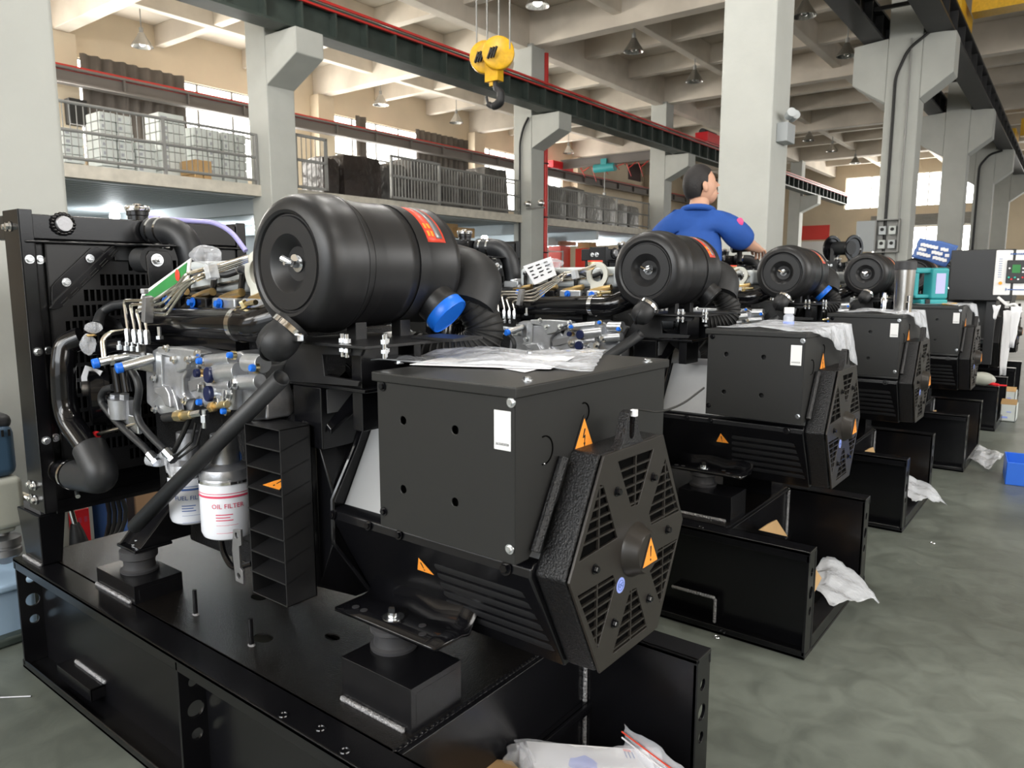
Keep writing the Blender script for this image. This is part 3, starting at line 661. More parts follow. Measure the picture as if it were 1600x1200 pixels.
# ---- vibration mounts
def mount(x0, x1, y0, y1, h, bx, by, zr, name='mount_box', weld=True, bolt_z=None):
    m_ = obj(name, MB().box((x0, y0, BH), (x1, y1, BH+h)).box((x1-.001, y0+.012, BH+.01), (x1+.0005, y1-.012, BH+h-.012)), 'black_paint', G, bevel=.003)
    z = BH+h
    rb = obj('rubber_mount', MB().lathe([(.046, 0), (.047, .006), (.040, .010), (.038, .022), (.040, .034), (.046, .038), (.046, zr-.004), (.040, zr)], (bx, by, z), (0, 0, 1), 32), 'rubber_grey', G)
    if weld:
        wb = MB(); x = x0+.004
        while x < x1-.02: wb.ell((x, y0-.003, BH+.004), .006, .0055, .006, 7, 4); x += random.uniform(.0035, .0065)
        obj('weld_bead', wb, 'weld', m_)
    return m_, rb
mount(-1.083, -.893, .852, .985, .088, -1.035, .945, .05)
mount(-2.03, -1.822, .803, .928, .048, -1.925, .868, .062)
mount(-1.083, -.893, 1.25, 1.38, .088, -1.0, 1.29, .05, weld=False)
mount(-2.03, -1.822, 1.29, 1.41, .048, -1.925, 1.35, .062, weld=False)
# alternator foot: flat plate curling up to the housing
def foot(y0, y1, sg):
    prof = [(y0, .480), (y0+sg*.075, .480), (y0+sg*.095, .486), (y0+sg*.112, .506), (y0+sg*.135, .53), (y0+sg*.165, .545)]
    pr = []
    for y, z in prof: pr.append((y, z))
    mb = MB(); xs = [-1.165, -1.10, -1.04, -.98, -.92, -.885]
    up_, dn = [], []
    n = len(pr); vs = []; fs = []
    for i, x in enumerate(xs):
        cut = .012*(i % 2)
        for j, (y, z) in enumerate(pr): vs.append(V((x, y, z - (cut if 1 < j < 5 else 0))))
    for i in range(len(xs)-1):
        for j in range(n-1): a = i*n+j; fs.append((a, a+1, a+n+1, a+n))
    return MB().add(vs, fs)
fo = obj('alternator_foot', foot(.905, 1.07, 1), 'satin_black', G, solid=-.008, sharp=50); fo.data.materials[0] = MATS['gloss_black']
obj('alternator_foot', foot(1.43, 1.27, -1), 'gloss_black', G, solid=-.008, sharp=50)
bt = obj('mount_bolt', MB().lathe([(.0215, 0), (.0215, .0025), (.009, .003), (.009, .010)], (-1.035, .945, .4885), (0, 0, 1), 24).lathe([(.012, .004), (.012, .013)], (-1.035, .945, .4885), (0, 0, 1), 18), 'zinc', G)
obj('bolt_head', MB().lathe([(.0125, 0), (.0125, .010), (.010, .013)], (-1.035, .945, .5015), (0, 0, 1), 6), 'gloss_black', bt)
for x, y in ((-1.13, .93), (-.94, .93), (-.965, .955), (-1.105, .93)): obj('slot_mark', MB().lathe([(.0075, 0), (.0075, .0012)], (x, y, .4885), (0, 0, 1), 14), 'rubber_grey', fo)
# ---- alternator
HY, HZ = 1.175, .656
def hexp(k=1., kz=1.):
    return [(HY-.110*k, HZ+.196*kz), (HY+.110*k, HZ+.196*kz), (HY+.211*k, HZ+.0*kz), (HY+.108*k, HZ-.199*kz), (HY-.112*k, HZ-.199*kz), (HY-.213*k, HZ+.002*kz)]
def hring(x, k=1.): return [V((x, y, z)) for y, z in hexp(k, k)]
obj('stator_core', MB().loft([hring(-1.225, .93), hring(-.70, .93)]), 'stator_grey', G, bevel=.004)
lo = [(-.213, .018), (-.222, .012), (-.225, -.004), (-.118, -.207), (.114, -.207), (.222, -.004), (.222, .012), (.21, .018)]
sh_ = obj('lower_cowl', MB().loft([[V((x, HY+y, HZ+z)) for y, z in lo] for x in (-1.225, -.703)]), 'black_paint', G, bevel=.004)
# louvres pressed in the lower cowl
mb = MB(); d = V((0, .107, -.203)).normalized(); nr = V((0, -.203, -.107)).normalized()
for k in range(6):
    c0 = V((0, HY-.2235, HZ-.003))+d*(.052+k*.0265)
    prof = [(-.010, 0), (-.006, .0035), (.0045, .0048), (.008, 0)]
    rings = []
    for x, s_ in ((-.955-.004*k, .1), (-.935-.004*k, 1), (-.745+.004*k, 1), (-.728+.004*k, .1)):
        rings.append([c0+V((x, 0, 0))+d*a*1.1+nr*(b*s_) for a, b in prof])
    mb.loft(rings)
obj('louvres', mb, 'satin_black', sh_)
for px, py in ((520, 799), (575, 817), (623, 832)):
    q = P(px, py, Y=HY-.226); obj('cowl_bolt', MB().bolt((q.x, HY-.226, HZ+.004), (0, -1, .2), .0065, .006), 'gloss_black', sh_)
obj('cowl_bolt', MB().bolt((-.755, HY-.226, HZ+.002), (0, -1, .2), .0085, .008), 'gloss_black', sh_)
ws = MB(); q = P(669, 882, Y=.995); cz = q.z
yy = HY-.2235+(HZ-.003-cz)*.107/.203
warn_sign(ws, V((q.x, yy, cz))+nr*.001, (1, 0, 0), -d, nr, .040)
obj('warning_sticker', ws, ['orange', 'ink'], sh_, label='orange triangular warning sticker on the cowl')
# end bracket and fan grille
eb = obj('end_bracket', MB().loft([hring(-.708, .97), hring(-.700, 1.01), hring(-.642, 1.0)]), 'cast_black', G, bevel=.006)
HOL = [[(-.062,.176),(.07,.174),(.015,.080),(-.011,.082)], [(.122,.145),(.190,.023),(.071,.026),(.060,.051)], [(.186,-.036),(.118,-.150),(.063,-.055),(.062,-.032)],
       [(-.008,-.081),(.016,-.083),(.063,-.180),(-.067,-.180)], [(-.187,-.028),(-.072,-.029),(-.062,-.049),(-.120,-.148)], [(-.121,.147),(-.110,.143),(-.060,.037),(-.184,.031)]]
gr = obj('fan_grille', MB().plate([(y-HY, z-HZ) for y, z in hexp(1.0, 1.0)], HOL, (-.638, HY, HZ), (0, 1, 0), (0, 0, 1), .005), 'grille_black', G, bevel=.0012)
def seg_in(poly, c, horiz=True):
    xs = []
    for i in range(len(poly)):
        (x0, y0), (x1, y1) = poly[i], poly[(i+1) % len(poly)]
        a0, a1, b0, b1 = (y0, y1, x0, x1) if horiz else (x0, x1, y0, y1)
        if (a0-c)*(a1-c) < 0: xs.append(b0+(b1-b0)*(c-a0)/(a1-a0))
    return (min(xs), max(xs)) if len(xs) >= 2 else None
for hl in HOL:
    mb = MB(); zs = [p[1] for p in hl]; ys = [p[0] for p in hl]; z = min(zs)+.006
    while z < max(zs)-.003:
        s_ = seg_in(hl, z)
        if s_: mb.box((-.639, HY+s_[0]-.001, HZ+z-.0018), (-.634, HY+s_[1]+.001, HZ+z+.0018))
        z += .0175
    yc = (min(ys)+max(ys))/2; s_ = seg_in(hl, yc, False)
    if s_: mb.box((-.6385, HY+yc-.0018, HZ+s_[0]), (-.6335, HY+yc+.0018, HZ+s_[1]))
    obj('grille_bars', mb, 'grille_black', gr)
obj('cavity_shade', MB().loft([hring(-.6405, .93), hring(-.639, .93)]), 'void_shade', eb)  # black sheet behind the bars, the cavity's shade put into its colour
hc = obj('hub_cap', MB().lathe([(.052, 0), (.050, .006), (.044, .014), (.040, .026), (.037, .030), (.0, .030)], (-.634, HY+.006, HZ-.004), (1, 0, 0), 40), 'grille_black', G)
ws = MB(); warn_sign(ws, (-.6035, HY+.010, HZ-.008), (0, 1, 0), (0, 0, 1), (1, 0, 0), .050)
obj('warning_sticker', ws, ['orange', 'ink'], hc, label='orange warning triangle on the hub cap')
for y, z in ((-.065, .123), (.070, .120), (.138, -.002), (.065, -.121), (-.068, -.121), (-.136, .003)):
    obj('grille_bolt', MB().bolt((-.633, HY+y, HZ+z), (1, 0, 0), .0062, .009), 'gloss_black', gr)
ql = obj('inspection_seal', MB().lathe([(.0145, 0), (.0145, .0006)], (-.6330, HY-.045, HZ-.057), (1, 0, 0), 28), 'sticker_blue', gr, label='blue round inspection seal')
mb = MB(); mb.torus((-.6322, HY-.045, HZ-.057), (1, 0, 0), .0095, .0005, 28, 6); text_mb(mb, 'QC', .0105, (-.6320, HY-.045, HZ-.057), (0, 1, 0), (0, 0, 1))
obj('seal_print', mb, 'print_blue', ql)
lug = [(-.052, -.004), (.050, -.004), (.036, .008), (.022, .030), (.020, .050), (.012, .061), (0, .064), (-.012, .060), (-.020, .048), (-.026, .022), (-.036, .006)]
obj('lifting_lug', MB().plate([(HY-.010+a, HZ+.196+b) for a, b in lug], [[(HY-.010+.010*math.cos(t_), HZ+.232+(.016 if math.sin(t_) > 0 else -.014)+.010*math.sin(t_)) for t_ in [i*PI/8+.01 for i in range(16)]]], (-.655, 0, 0), (0, 1, 0), (0, 0, 1), .020), 'cast_black', eb, bevel=.003)
# black foam strip on the terminal box side
a_ = P(881, 715, X=-.69); b_ = P(836, 862, X=-.69)
obj('foam_strip', MB().tube([V((-.690, a_.y, a_.z)), V((-.690, b_.y, b_.z))], .009, 10), 'cast_black', eb)
# ---- adapter bell between engine and alternator
p1 = [(.925, .50), (.925, .845), (.985, .905), (1.08, .955), (1.27, .955), (1.365, .905), (1.43, .845), (1.43, .50), (1.30, .43), (1.05, .43)]
p2 = [(.950, .50), (.950, .82), (1.0, .88), (1.09, .925), (1.26, .925), (1.35, .88), (1.405, .82), (1.405, .50), (1.28, .445), (1.07, .445)]
p3 = [(.956, .60), (.962, .69), (1.02, .79), (1.06, .875), (1.29, .875), (1.33, .79), (1.392, .69), (1.392, .62), (1.28, .45), (1.06, .45)]
ad = obj('bell_housing', MB().loft([[V((x, y, z)) for y, z in pp] for x, pp in ((-1.290, p1), (-1.272, p1), (-1.266, p2), (-1.226, p3))]), 'black_paint', G, bevel=.004, sharp=50)
obj('flywheel_housing', MB().loft([[V((x, HY+(y-HY)*k, HZ+(z-HZ)*k+.0)) for y, z in p1] for x, k in ((-1.44, .93), (-1.36, .95), (-1.345, .99), (-1.275, .99))]), 'cast_black', G, bevel=.004, sharp=25)
def rib(pts, th, par, m='gloss_black', name='casting_rib'): return obj(name, MB().prism(pts, th), m, par, bevel=.002)
ex = P(515, 770, X=-1.205)
rib([V((-1.262, .94, .88)), V((-1.262, 1.05, .955)), V((-1.20, 1.05, .90)), V((-1.215, .95, .83))], (0, 0, .012), ad)
rib([V((-1.262, 1.03, .93)), V((-1.262, 1.03, .97)), V((-1.14, 1.03, .90)), V((-1.16, 1.03, .88))], (0, .006, 0), ad)
obj('bell_edge', MB().tube([V((-1.224, y, z)) for y, z in [(1.06, .445), (.953, .60), (.955, .69), (1.02, .795), (1.06, .88)]], .006, 8), 'gloss_black', ad)
q = P(548, 604, X=-1.255); bb = obj('housing_bolt', MB().bolt(V((-1.262, q.y, q.z)), (1, -.3, 0), .013, .02), 'zinc', ad)
q = P(428, 605, X=-1.33); obj('white_label', MB().ell((-1.30, 1.02, .915), .020, .006, .022, 16, 8), 'paper', ad)
# ---- air outlet duct (ladder-like)
DX0, DX1, DY0, DY1, DZ0, DZ1 = -1.372, -1.248, .850, .925, .482, .853
du = obj('air_duct', MB().box((DX0, DY0, DZ0), (DX0+.003, DY1, DZ1)).box((DX1-.003, DY0, DZ0), (DX1, DY1, DZ1)).box((DX0, DY0, DZ1-.003), (DX1, DY1, DZ1)).box((DX0, DY0, DZ0), (DX1, DY1, DZ0+.003)).box((DX0, DY1-.004, DZ0), (DX1, DY1, DZ1)), 'satin_black', G, bevel=.001, seg=1)
for k in range(1, 8):
    z = DZ0+(DZ1-DZ0)*k/8; obj('duct_vane', MB().prism([V((DX0, DY0, z+.001)), V((DX0, DY1, z+.022)), V((DX0, DY1, z+.025)), V((DX0, DY0, z+.004))], (DX1-DX0, 0, 0)), 'satin_black', du)
ws = MB(); vv = V((0, .075, .021)).normalized(); warn_sign(ws, (DX0+.068, DY0+.030, DZ0+(DZ1-DZ0)*5/8+.0145), (-1, 0, -.0), vv*.9, V((0, -.021, .075)).normalized(), .052)
obj('warning_sticker', ws, ['orange', 'ink'], du, label='orange warning sticker lying inside the duct')
# ---- terminal box
TX0, TX1, TY0, TY1, TZ0, TZ1 = -1.017, -.698, .902, 1.415, .692, .975
tb = obj('terminal_box', MB().plate([(TX0, TZ0), (TX1, TZ0), (TX1, TZ1), (TX0, TZ1)], [circ(x, z, .0075, 14) for x, z in ((-.951, .900), (-.826, .8985), (-.954, .773), (-.828, .773))], (0, TY0+.003, 0), (1, 0, 0), (0, 0, 1), .003)
    .box((TX0+.002, TY0+.02, TZ0+.004), (TX1-.003, TY0+.023, TZ1-.002)).prism([V((TX1-.003, TY0, TZ0)), V((TX1-.003, TY0+.035, TZ0)), V((TX1-.003, TY0+.20, TZ0+.155)), V((TX1-.003, TY1-.12, TZ0+.155)), V((TX1-.003, TY1, TZ0+.10)), V((TX1-.003, TY1, TZ1)), V((TX1-.003, TY0, TZ1))], (.003, 0, 0))
    .box((TX0, TY0, TZ0+.14), (TX0+.003, TY1, TZ1)).box((TX0, TY1-.003, TZ0+.1), (TX1, TY1, TZ1)), 'box_black', G, bevel=.0025)
lid = obj('box_lid', MB().box((TX0-.009, TY0-.006, TZ1-.010), (TX1+.007, TY1+.007, TZ1+.008)), 'box_black', tb, bevel=.003)
for x, z in ((-1.001, .957), (-.703-.002, .958), (-1.006, .722), (-.708, .718)):
    obj('box_screw', MB().bolt((x, TY0-.001, z), (0, -1, 0), .0058, .006), 'zinc' if x > -.8 else 'gloss_black', tb)
for px, py in ((824, 595), (1012, 566), (624, 568), (828, 553)):
    q = P(px, py, Z=TZ1+.008); obj('lid_screw', MB().bolt(q, (0, 0, 1), .0065, .007), 'zinc', lid)
for (y, z, r_) in ((.980, .868, .024), (1.10, .915, .017)):
    pts = [V((TX1+.0007, y+r_*math.cos(t_), z+r_*math.sin(t_))) for t_ in [-PI*.5-.25+i*(PI+.5)/14 for i in range(15)]]
    obj('knockout_groove', MB().tube(pts, .0013, 6), 'bare_plate' if False else 'void_shade', tb); obj('knockout_nick', MB().ell(pts[1], .001, .004, .0022, 8, 6), 'zinc', tb)
lb = obj('serial_label', MB().box((-.7405, TY0-.0012, .879), (-.7065, TY0-.0004, .943)), 'sticker_white', tb, bevel=.0003, seg=1, label='white serial number label')
mb = MB(); text_mb(mb, '262682020', .0062, (-.7235, TY0-.0016, .8885), (1, 0, 0), (0, 0, 1)); obj('label_print', mb, 'ink', lb)
ws = MB(); warn_sign(ws, (TX1+.001, 1.100, .868), (0, 1, 0), (0, 0, 1), (1, 0, 0), .056, 'bolt'); obj('voltage_sticker', ws, ['orange', 'ink'], tb, label='orange lightning bolt warning triangle')
# ---- oil-bath style air cleaner, axis along Y
AX, AZ = -1.252, 1.179
prof = [(0, .031), (.034, .029), (.037, .026), (.055, .006), (.058, .004), (.0905, .004), (.0925, .0075), (.0955, .0075), (.098, .003), (.104, .0), (.116, .003), (.127, .011), (.1345, .024), (.1375, .045), (.1385, .080), (.1405, .084), (.1405, .092), (.134, .094)]
ac = obj('air_cleaner', MB().lathe([(.10, .085), (.1335, .090), (.1405, .094), (.1405, .100), (.1315, .104), (.1305, .21), (.1318, .214), (.1318, .224), (.1298, .228), (.1285, .345), (.131, .350), (.131, .360), (.125, .372), (.10, .385), (0, .388)], (AX, .884, AZ), (0, 1, 0), 72), 'satin_black', G, sharp=28)
obj('cleaner_cap', MB().lathe(prof, (AX, .884, AZ), (0, 1, 0), 72), 'satin_black', ac, sharp=28)
wn = obj('wing_nut', MB().lathe([(.0165, 0), (.0165, .002), (.009, .0025), (.008, .012), (.006, .016)], (AX, .913, AZ), (0, -1, 0), 24).cyl((AX, .91, AZ), (AX, .880, AZ), .0035, n=10), 'zinc', ac)
mb = MB()
for sg in (-1, 1): mb.tube([(AX, .899, AZ), (AX+sg*.010, .896, AZ+.005), (AX+sg*.021, .890, AZ+.011)], [.005, .0075, .0075], 10)
obj('nut_wings', mb, 'chrome', wn)
for yy in (1.00, 1.125): # steel straps round the body
    obj('strap', MB().lathe([(.1308, 0), (.1322, 0), (.1322, .030), (.1308, .030)], (AX, yy, AZ), (0, 1, 0), 64, closed=True), 'satin_black', ac, sharp=28)
    obj('strap_tab', MB().box((AX+.035, yy+.0, AZ-.176), (AX+.065, yy+.03, AZ-.118)), 'satin_black', ac, bevel=.002)
# red label wrapped on the upper side
def wrap(r_, y0, y1, t0, t1, n=16):
    vs = []
    for i in range(n+1):
        t_ = t0+(t1-t0)*i/n
        for y in (y0, y1): vs.append(V((AX+r_*math.cos(t_), y, AZ+r_*math.sin(t_))))
    return vs, [(2*i, 2*i+1, 2*i+3, 2*i+2) for i in range(n)]
def dg(a): return math.radians(a)
rl = obj('red_label', MB().add(*wrap(.1298, 1.157, 1.213, dg(22), dg(102))), 'red_label', ac, solid=.0006, label='red instruction label with silver strip')
mb = MB().add(*wrap(.1306, 1.187, 1.206, dg(26), dg(99)))
obj('silver_strip', mb, 'bare_plate', rl, solid=.0004)
mb = MB()
for (y, a0, a1) in ((1.165, 28, 34), (1.165, 37, 43), (1.176, 28, 34), (1.176, 37, 43)): mb.add(*wrap(.1306, y, y+.007, dg(a0), dg(a1), 4))
obj('label_print', mb, 'orange', rl, solid=.0003)
# inlet stub and cap
ic = V((-1.128, 1.218, 1.066)); idr = V((.118, .035, -.112)).normalized()
st0 = ic-idr*.105
obj('inlet_stub', MB().lathe([(.062, -.02), (.058, .0), (.050, .014), (.0465, .028), (.0455, .092)], st0, idr, 40), 'satin_black', ac)
bc = obj('inlet_cap', MB().lathe([(.0475, 0), (.0485, .002), (.0485, .022), (.047, .0245), (.045, .0245), (.0445, .023), (0, .023)], ic-idr*.023, idr, 44), 'blue_plug', ac, label='blue plastic inlet cap')
mb = MB(); obj('stub_mouth', MB().lathe([(.0475, 0), (.0475, .012), (.044, .013), (.041, .006), (0, .005)], ic-idr*.03, idr, 44), 'rubber', ac)
# dust bulb with worm clamp
dc = V((-1.238, .850, 1.030)); dd = V((.25, .55, .62)).normalized()
db = obj('dust_valve', MB().lathe([(0, -.040), (.018, -.037), (.030, -.028), (.0365, -.014), (.038, .0), (.0375, .010), (.035, .020), (.034, .046)], dc, dd, 36), 'rubber', ac)
obj('valve_lip', MB().torus(dc+V((-.004, 0, -.004)), V((.9, .1, -.5)), .0385, .003, 36, 8), 'rubber', db)
obj('worm_clamp', MB().lathe([(.0355, 0), (.0385, 0), (.0385, .011), (.0355, .011)], dc+dd*.026, dd, 40, closed=True).box(dc+dd*.030+V((.028, -.012, -.020)), dc+dd*.030+V((.042, .002, -.008))), 'chrome', db)
# cleaner bracket
br = obj('cleaner_bracket', MB().box((-1.325, .905, 1.020), (-1.05, 1.16, 1.026)).box((-1.11, 1.08, 1.026), (-.99, 1.17, 1.032)), 'satin_black', G, bevel=.0015)
obj('bracket_web', MB().plate([(-1.352, .935), (-1.10, .945), (-1.095, .955), (-1.20, .958), (-1.205, 1.00), (-1.09, 1.004), (-1.08, 1.02), (-1.29, 1.02), (-1.325, .98)], [], (0, .935, 0), (1, 0, 0), (0, 0, 1), .008), 'satin_black', br, bevel=.0015)
obj('bracket_web', MB().box((-1.34, .935, .930), (-1.09, 1.10, .938)).box((-1.20, 1.08, .93), (-1.10, 1.10, 1.02)).box((-1.145, .95, .85), (-1.115, 1.05, 1.02)), 'black_paint', br, bevel=.002)
obj('bracket_post', MB().box((-1.318, .935, .80), (-1.225, 1.06, .930)), 'black_paint', br, bevel=.003)
obj('bare_patch', MB().box((-1.226, .95, .875), (-1.2235, 1.05, .925)), 'bare_plate', br)
for px, py, yy in ((535, 538, .925), (600, 530, .95), (542, 541, .92), (602, 528, .97)):
    q = P(px, py, Y=yy); obj('bracket_bolt', MB().cyl((q.x, yy, 1.00), (q.x, yy, 1.045), .004, n=10).lathe([(.008, 0), (.008, .008)], (q.x, yy, 1.028), (0, 0, 1), 6).lathe([(.008, 0), (.008, .007)], (q.x, yy, 1.010), (0, 0, 1), 6), 'zinc', br)
q = P(492, 578, Y=.97); obj('bracket_bolt', MB().bolt((q.x, .97, .938), (0, 0, 1), .009, .010), 'yellow_zinc', br)
# breather tube
t0 = P(211, 822, Y=.828); t1 = P(440, 590, Y=.862)
dt = (t1-t0).normalized(); bt = obj('breather_tube', MB().tube([t0, t1], .0148, 24, caps=False), 'hose_rubber', G, solid=-.0035)
# rear engine foot at mount A
ef = obj('engine_foot', MB().box((-1.975, .835, .452), (-1.875, .935, .460)).prism([V((-1.965, .85, .46)), V((-1.885, .85, .46)), V((-1.885, .99, .60)), V((-1.965, .99, .60))], (0, .006, -.0)).prism([V((-1.965, .835, .46)), V((-1.965, .99, .46)), V((-1.965, .99, .62))], (.007, 0, 0)).prism([V((-1.885, .85, .46)), V((-1.885, .99, .46)), V((-1.885, .99, .60))], (.006, 0, 0)), 'black_paint', G, bevel=.002)
obj('foot_bolt', MB().lathe([(.018, 0), (.018, .003), (.009, .0035), (.009, .012)], (-1.925, .868, .461), (0, 0, 1), 20), 'zinc', ef)
# ---- corrugated intake hose and silver bend behind the cleaner
pts = [V((-1.20, 1.31, 1.12)), V((-1.17, 1.33, 1.02)), V((-1.10, 1.27, .985)), P(640, 545, Y=1.22), P(600, 552, Y=1.20)]
pts = [V((-1.16, 1.30, 1.12)), V((-1.12, 1.33, 1.04)), V((-1.135, 1.31, .99)), V((-1.20, 1.27, .972)), V((-1.29, 1.24, .985))]
mb = MB(); smooth = []
for i in range(len(pts)-1):
    for j in range(6):
        t_ = j/6; p_1 = pts[max(i-1, 0)]; p_2 = pts[i]; p_3 = pts[i+1]; p_4 = pts[min(i+2, len(pts)-1)]
        smooth.append(.5*((2*p_2)+(p_3-p_1)*t_+(2*p_1-5*p_2+4*p_3-p_4)*t_*t_+(3*p_2-p_1-3*p_3+p_4)*t_**3))
ch = obj('corrugated_hose', mb.tube(smooth, .043, 24), 'corrugated_rubber', G)
mb = MB()
for i in range(1, len(smooth)-1):
    mb.torus(smooth[i], smooth[i+1]-smooth[i-1], .043, .0035, 24, 6)
obj('hose_ribs', mb, 'corrugated_rubber', ch)
obj('hose_clamp', MB().lathe([(.043, 0), (.046, 0), (.046, .010), (.043, .010)], pts[-1], pts[-1]-pts[-2], 32, closed=True), 'chrome', ch)
obj('intake_bend', MB().tube([pts[-1]+V((.005, 0, 0)), V((-1.34, 1.22, .99)), V((-1.39, 1.22, .96)), V((-1.41, 1.24, .90))], .036, 20, fillet=.05), 'aluminium_light', G)
obj('cleaner_outlet_elbow', MB().tube([V((AX+.02, 1.26, AZ)), V((AX+.03, 1.335, AZ-.01)), V((AX+.10, 1.345, AZ-.03)), V((-1.145, 1.30, 1.08))], .064, 24, fillet=.07), 'rubber', G)

# ---- radiator
RX = -2.20
ra = obj('radiator', MB().box((-2.36, .79, .56), (-2.222, 1.385, 1.255)), 'black_paint', G, bevel=.003)
mb = MB().box((-2.305, .752, .515), (RX, .757, 1.328)).box((RX-.004, .752, .515), (RX, .786, 1.328)).box((-2.305, .752, .515), (-2.30, .79, 1.328))
mb.box((RX-.024, .790, .56), (RX-.020, .812, 1.25)).box((RX-.024, .786, .56), (RX-.004, .790, 1.25))
sc = obj('side_channel', mb, 'black_paint', ra, bevel=.002)
sf = obj('side_channel', MB().box((-2.305, 1.400, .515), (RX, 1.405, 1.328)).box((RX-.004, 1.372, .515), (RX, 1.405, 1.328)), 'black_paint', ra, bevel=.002)
tk = obj('top_tank', MB().box((-2.365, .758, 1.252), (-2.206, 1.40, 1.318)).box((-2.212, .762, 1.242), (-2.196, 1.40, 1.250)), 'black_paint', ra, bevel=.005)
pl = P(98, 350, X=-2.205)
obj('tank_plug', MB().lathe([(.021, 0), (.021, .010), (.019, .013)], (-2.203, pl.y, pl.z), (1, 0, 0), 28), 'bare_plate', ra)
mb = MB()
for i in range(18): a_ = 2*PI*i/18; mb.ell((-2.203, pl.y+.026*math.cos(a_), pl.z+.026*math.sin(a_)), .006, .006+random.uniform(0, .003), .006, 8, 5)
obj('plug_weld', mb, 'gloss_black', ra)
obj('filler_neck', MB().lathe([(.028, 0), (.028, .02), (.031, .022), (.031, .034)], (-2.285, 1.10, 1.315), (0, 0, 1), 28), 'black_paint', ra)
fc = MB().lathe([(.033, 0), (.035, .004), (.035, .014), (.030, .018), (.012, .019), (.010, .024)], (-2.285, 1.10, 1.348), (0, 0, 1), 30)
obj('filler_cap', fc, 'chrome', ra)
for px, py, yy in ((40, 405, .768), (50, 550, .768), (60, 690, .768)):
    q = P(px, py, X=RX); obj('frame_bolt', MB().bolt((RX, .770, q.z), (1, 0, 0), .008, .008), 'zinc', ra); obj('frame_bolt', MB().bolt((RX-.02, .801, q.z), (1, 0, 0), .008, .008), 'zinc', ra)
for zz in (1.285, .585, .545):
    obj('frame_bolt', MB().bolt((-2.285, .751, zz), (0, -1, 0), .008, .010).bolt((-2.255, .751, zz), (0, -1, 0), .009, .012), 'zinc', ra)
# slotted guard
mb = MB(); y0, y1, z0, z1, cy, cz, R_ = .812, 1.378, .60, 1.245, 1.12, .905, .300
z = z0+.02; zp = z0
while z+.032 < z1:
    mb.box((RX-.012, y0, zp), (RX-.009, y1, z)); h2 = R_*R_-(z+.016-cz)**2
    if h2 > 0:
        w_ = math.sqrt(h2); a0 = max(y0+.01, cy-w_); a1 = min(y1-.01, cy+w_)
        mb.box((RX-.012, y0, z), (RX-.009, a0, z+.032)).box((RX-.012, a1, z), (RX-.009, y1, z+.032)); y = a0
        while y < a1: mb.box((RX-.012, y, z), (RX-.009, min(y+.0048, a1), z+.032)); y += .0165
    else: mb.box((RX-.012, y0, z), (RX-.009, y1, z+.032))
    zp = z+.032; z += .0425
mb.box((RX-.012, y0, zp), (RX-.009, y1, z1)).box((RX-.02, y0, z0), (RX-.009, y0+.004, z1)).box((RX-.02, y0, z0-.004), (RX-.009, y1, z0))
obj('fan_guard', mb, 'satin_black', ra)
obj('slot_shade', MB().box((RX-.0215, .815, .60), (RX-.0205, 1.37, 1.24)), 'void_shade', ra)  # added black sheet, colours the slots as dark as their shade
q = lambda x, y: P(x, y, X=RX-.006)
cpoly = [q(*p) for p in ((80, 486), (80, 448), (86, 440), (142, 387), (153, 386), (166, 397), (95, 474))]
cpl = obj('corner_plate', MB().prism(cpoly, (.004, 0, 0)), 'black_paint', ra, bevel=.001)
for p in ((102, 441), (139, 404)): w_ = q(*p); obj('corner_bolt', MB().bolt((RX, w_.y, w_.z), (1, 0, 0), .008, .008), 'zinc', ra)
dpoly = [q(*p) for p in ((76, 482), (84, 470), (172, 385), (193, 385), (94, 480), (82, 484))]
obj('slotted_brace', MB().prism(dpoly, (.010, 0, 0)), 'black_paint', ra, bevel=.001)
mb = MB()
for k in range(6):
    for j in (0, 1):
        a_ = q(93+k*15+j*3, 474-k*15+j*3); b_ = q(93+k*15+10+j*3, 474-k*15-10+j*3); mb.tube([a_+V((.0105, 0, 0)), b_+V((.0105, 0, 0))], .0013, 6)
obj('brace_slots', mb, 'ink', ra)
obj('lower_panel', MB().box((-2.24, .79, .50), (-2.225, 1.40, .60)).box((-2.36, .79, .515), (-2.22, 1.40, .54)), 'black_paint', ra, bevel=.002)
# feet of the radiator on the base
for y0, y1 in ((.757, .828), (1.385, 1.455)):
    ft = obj('radiator_foot', MB().loft([[V(p) for p in ((-2.405, y0+.006, BH), (-2.285, y0+.006, BH), (-2.285, y1-.012, BH), (-2.405, y1-.012, BH))], [V(p) for p in ((-2.425, y0, .492), (-2.268, y0, .492), (-2.268, y1, .492), (-2.425, y1, .492))]]), 'black_paint', G, bevel=.003)
    obj('rubber_pad', MB().box((-2.395, y0+.008, .492), (-2.275, y1-.008, .515)), 'rubber_grey', ft, bevel=.003)
    if y0 < 1:
        wb = MB(); x = -2.41
        while x < -2.29: wb.ell((x, y0+.003, BH+.003), .007, .006, .006, 8, 5); x += .009
        obj('weld_bead', wb, 'weld', ft)
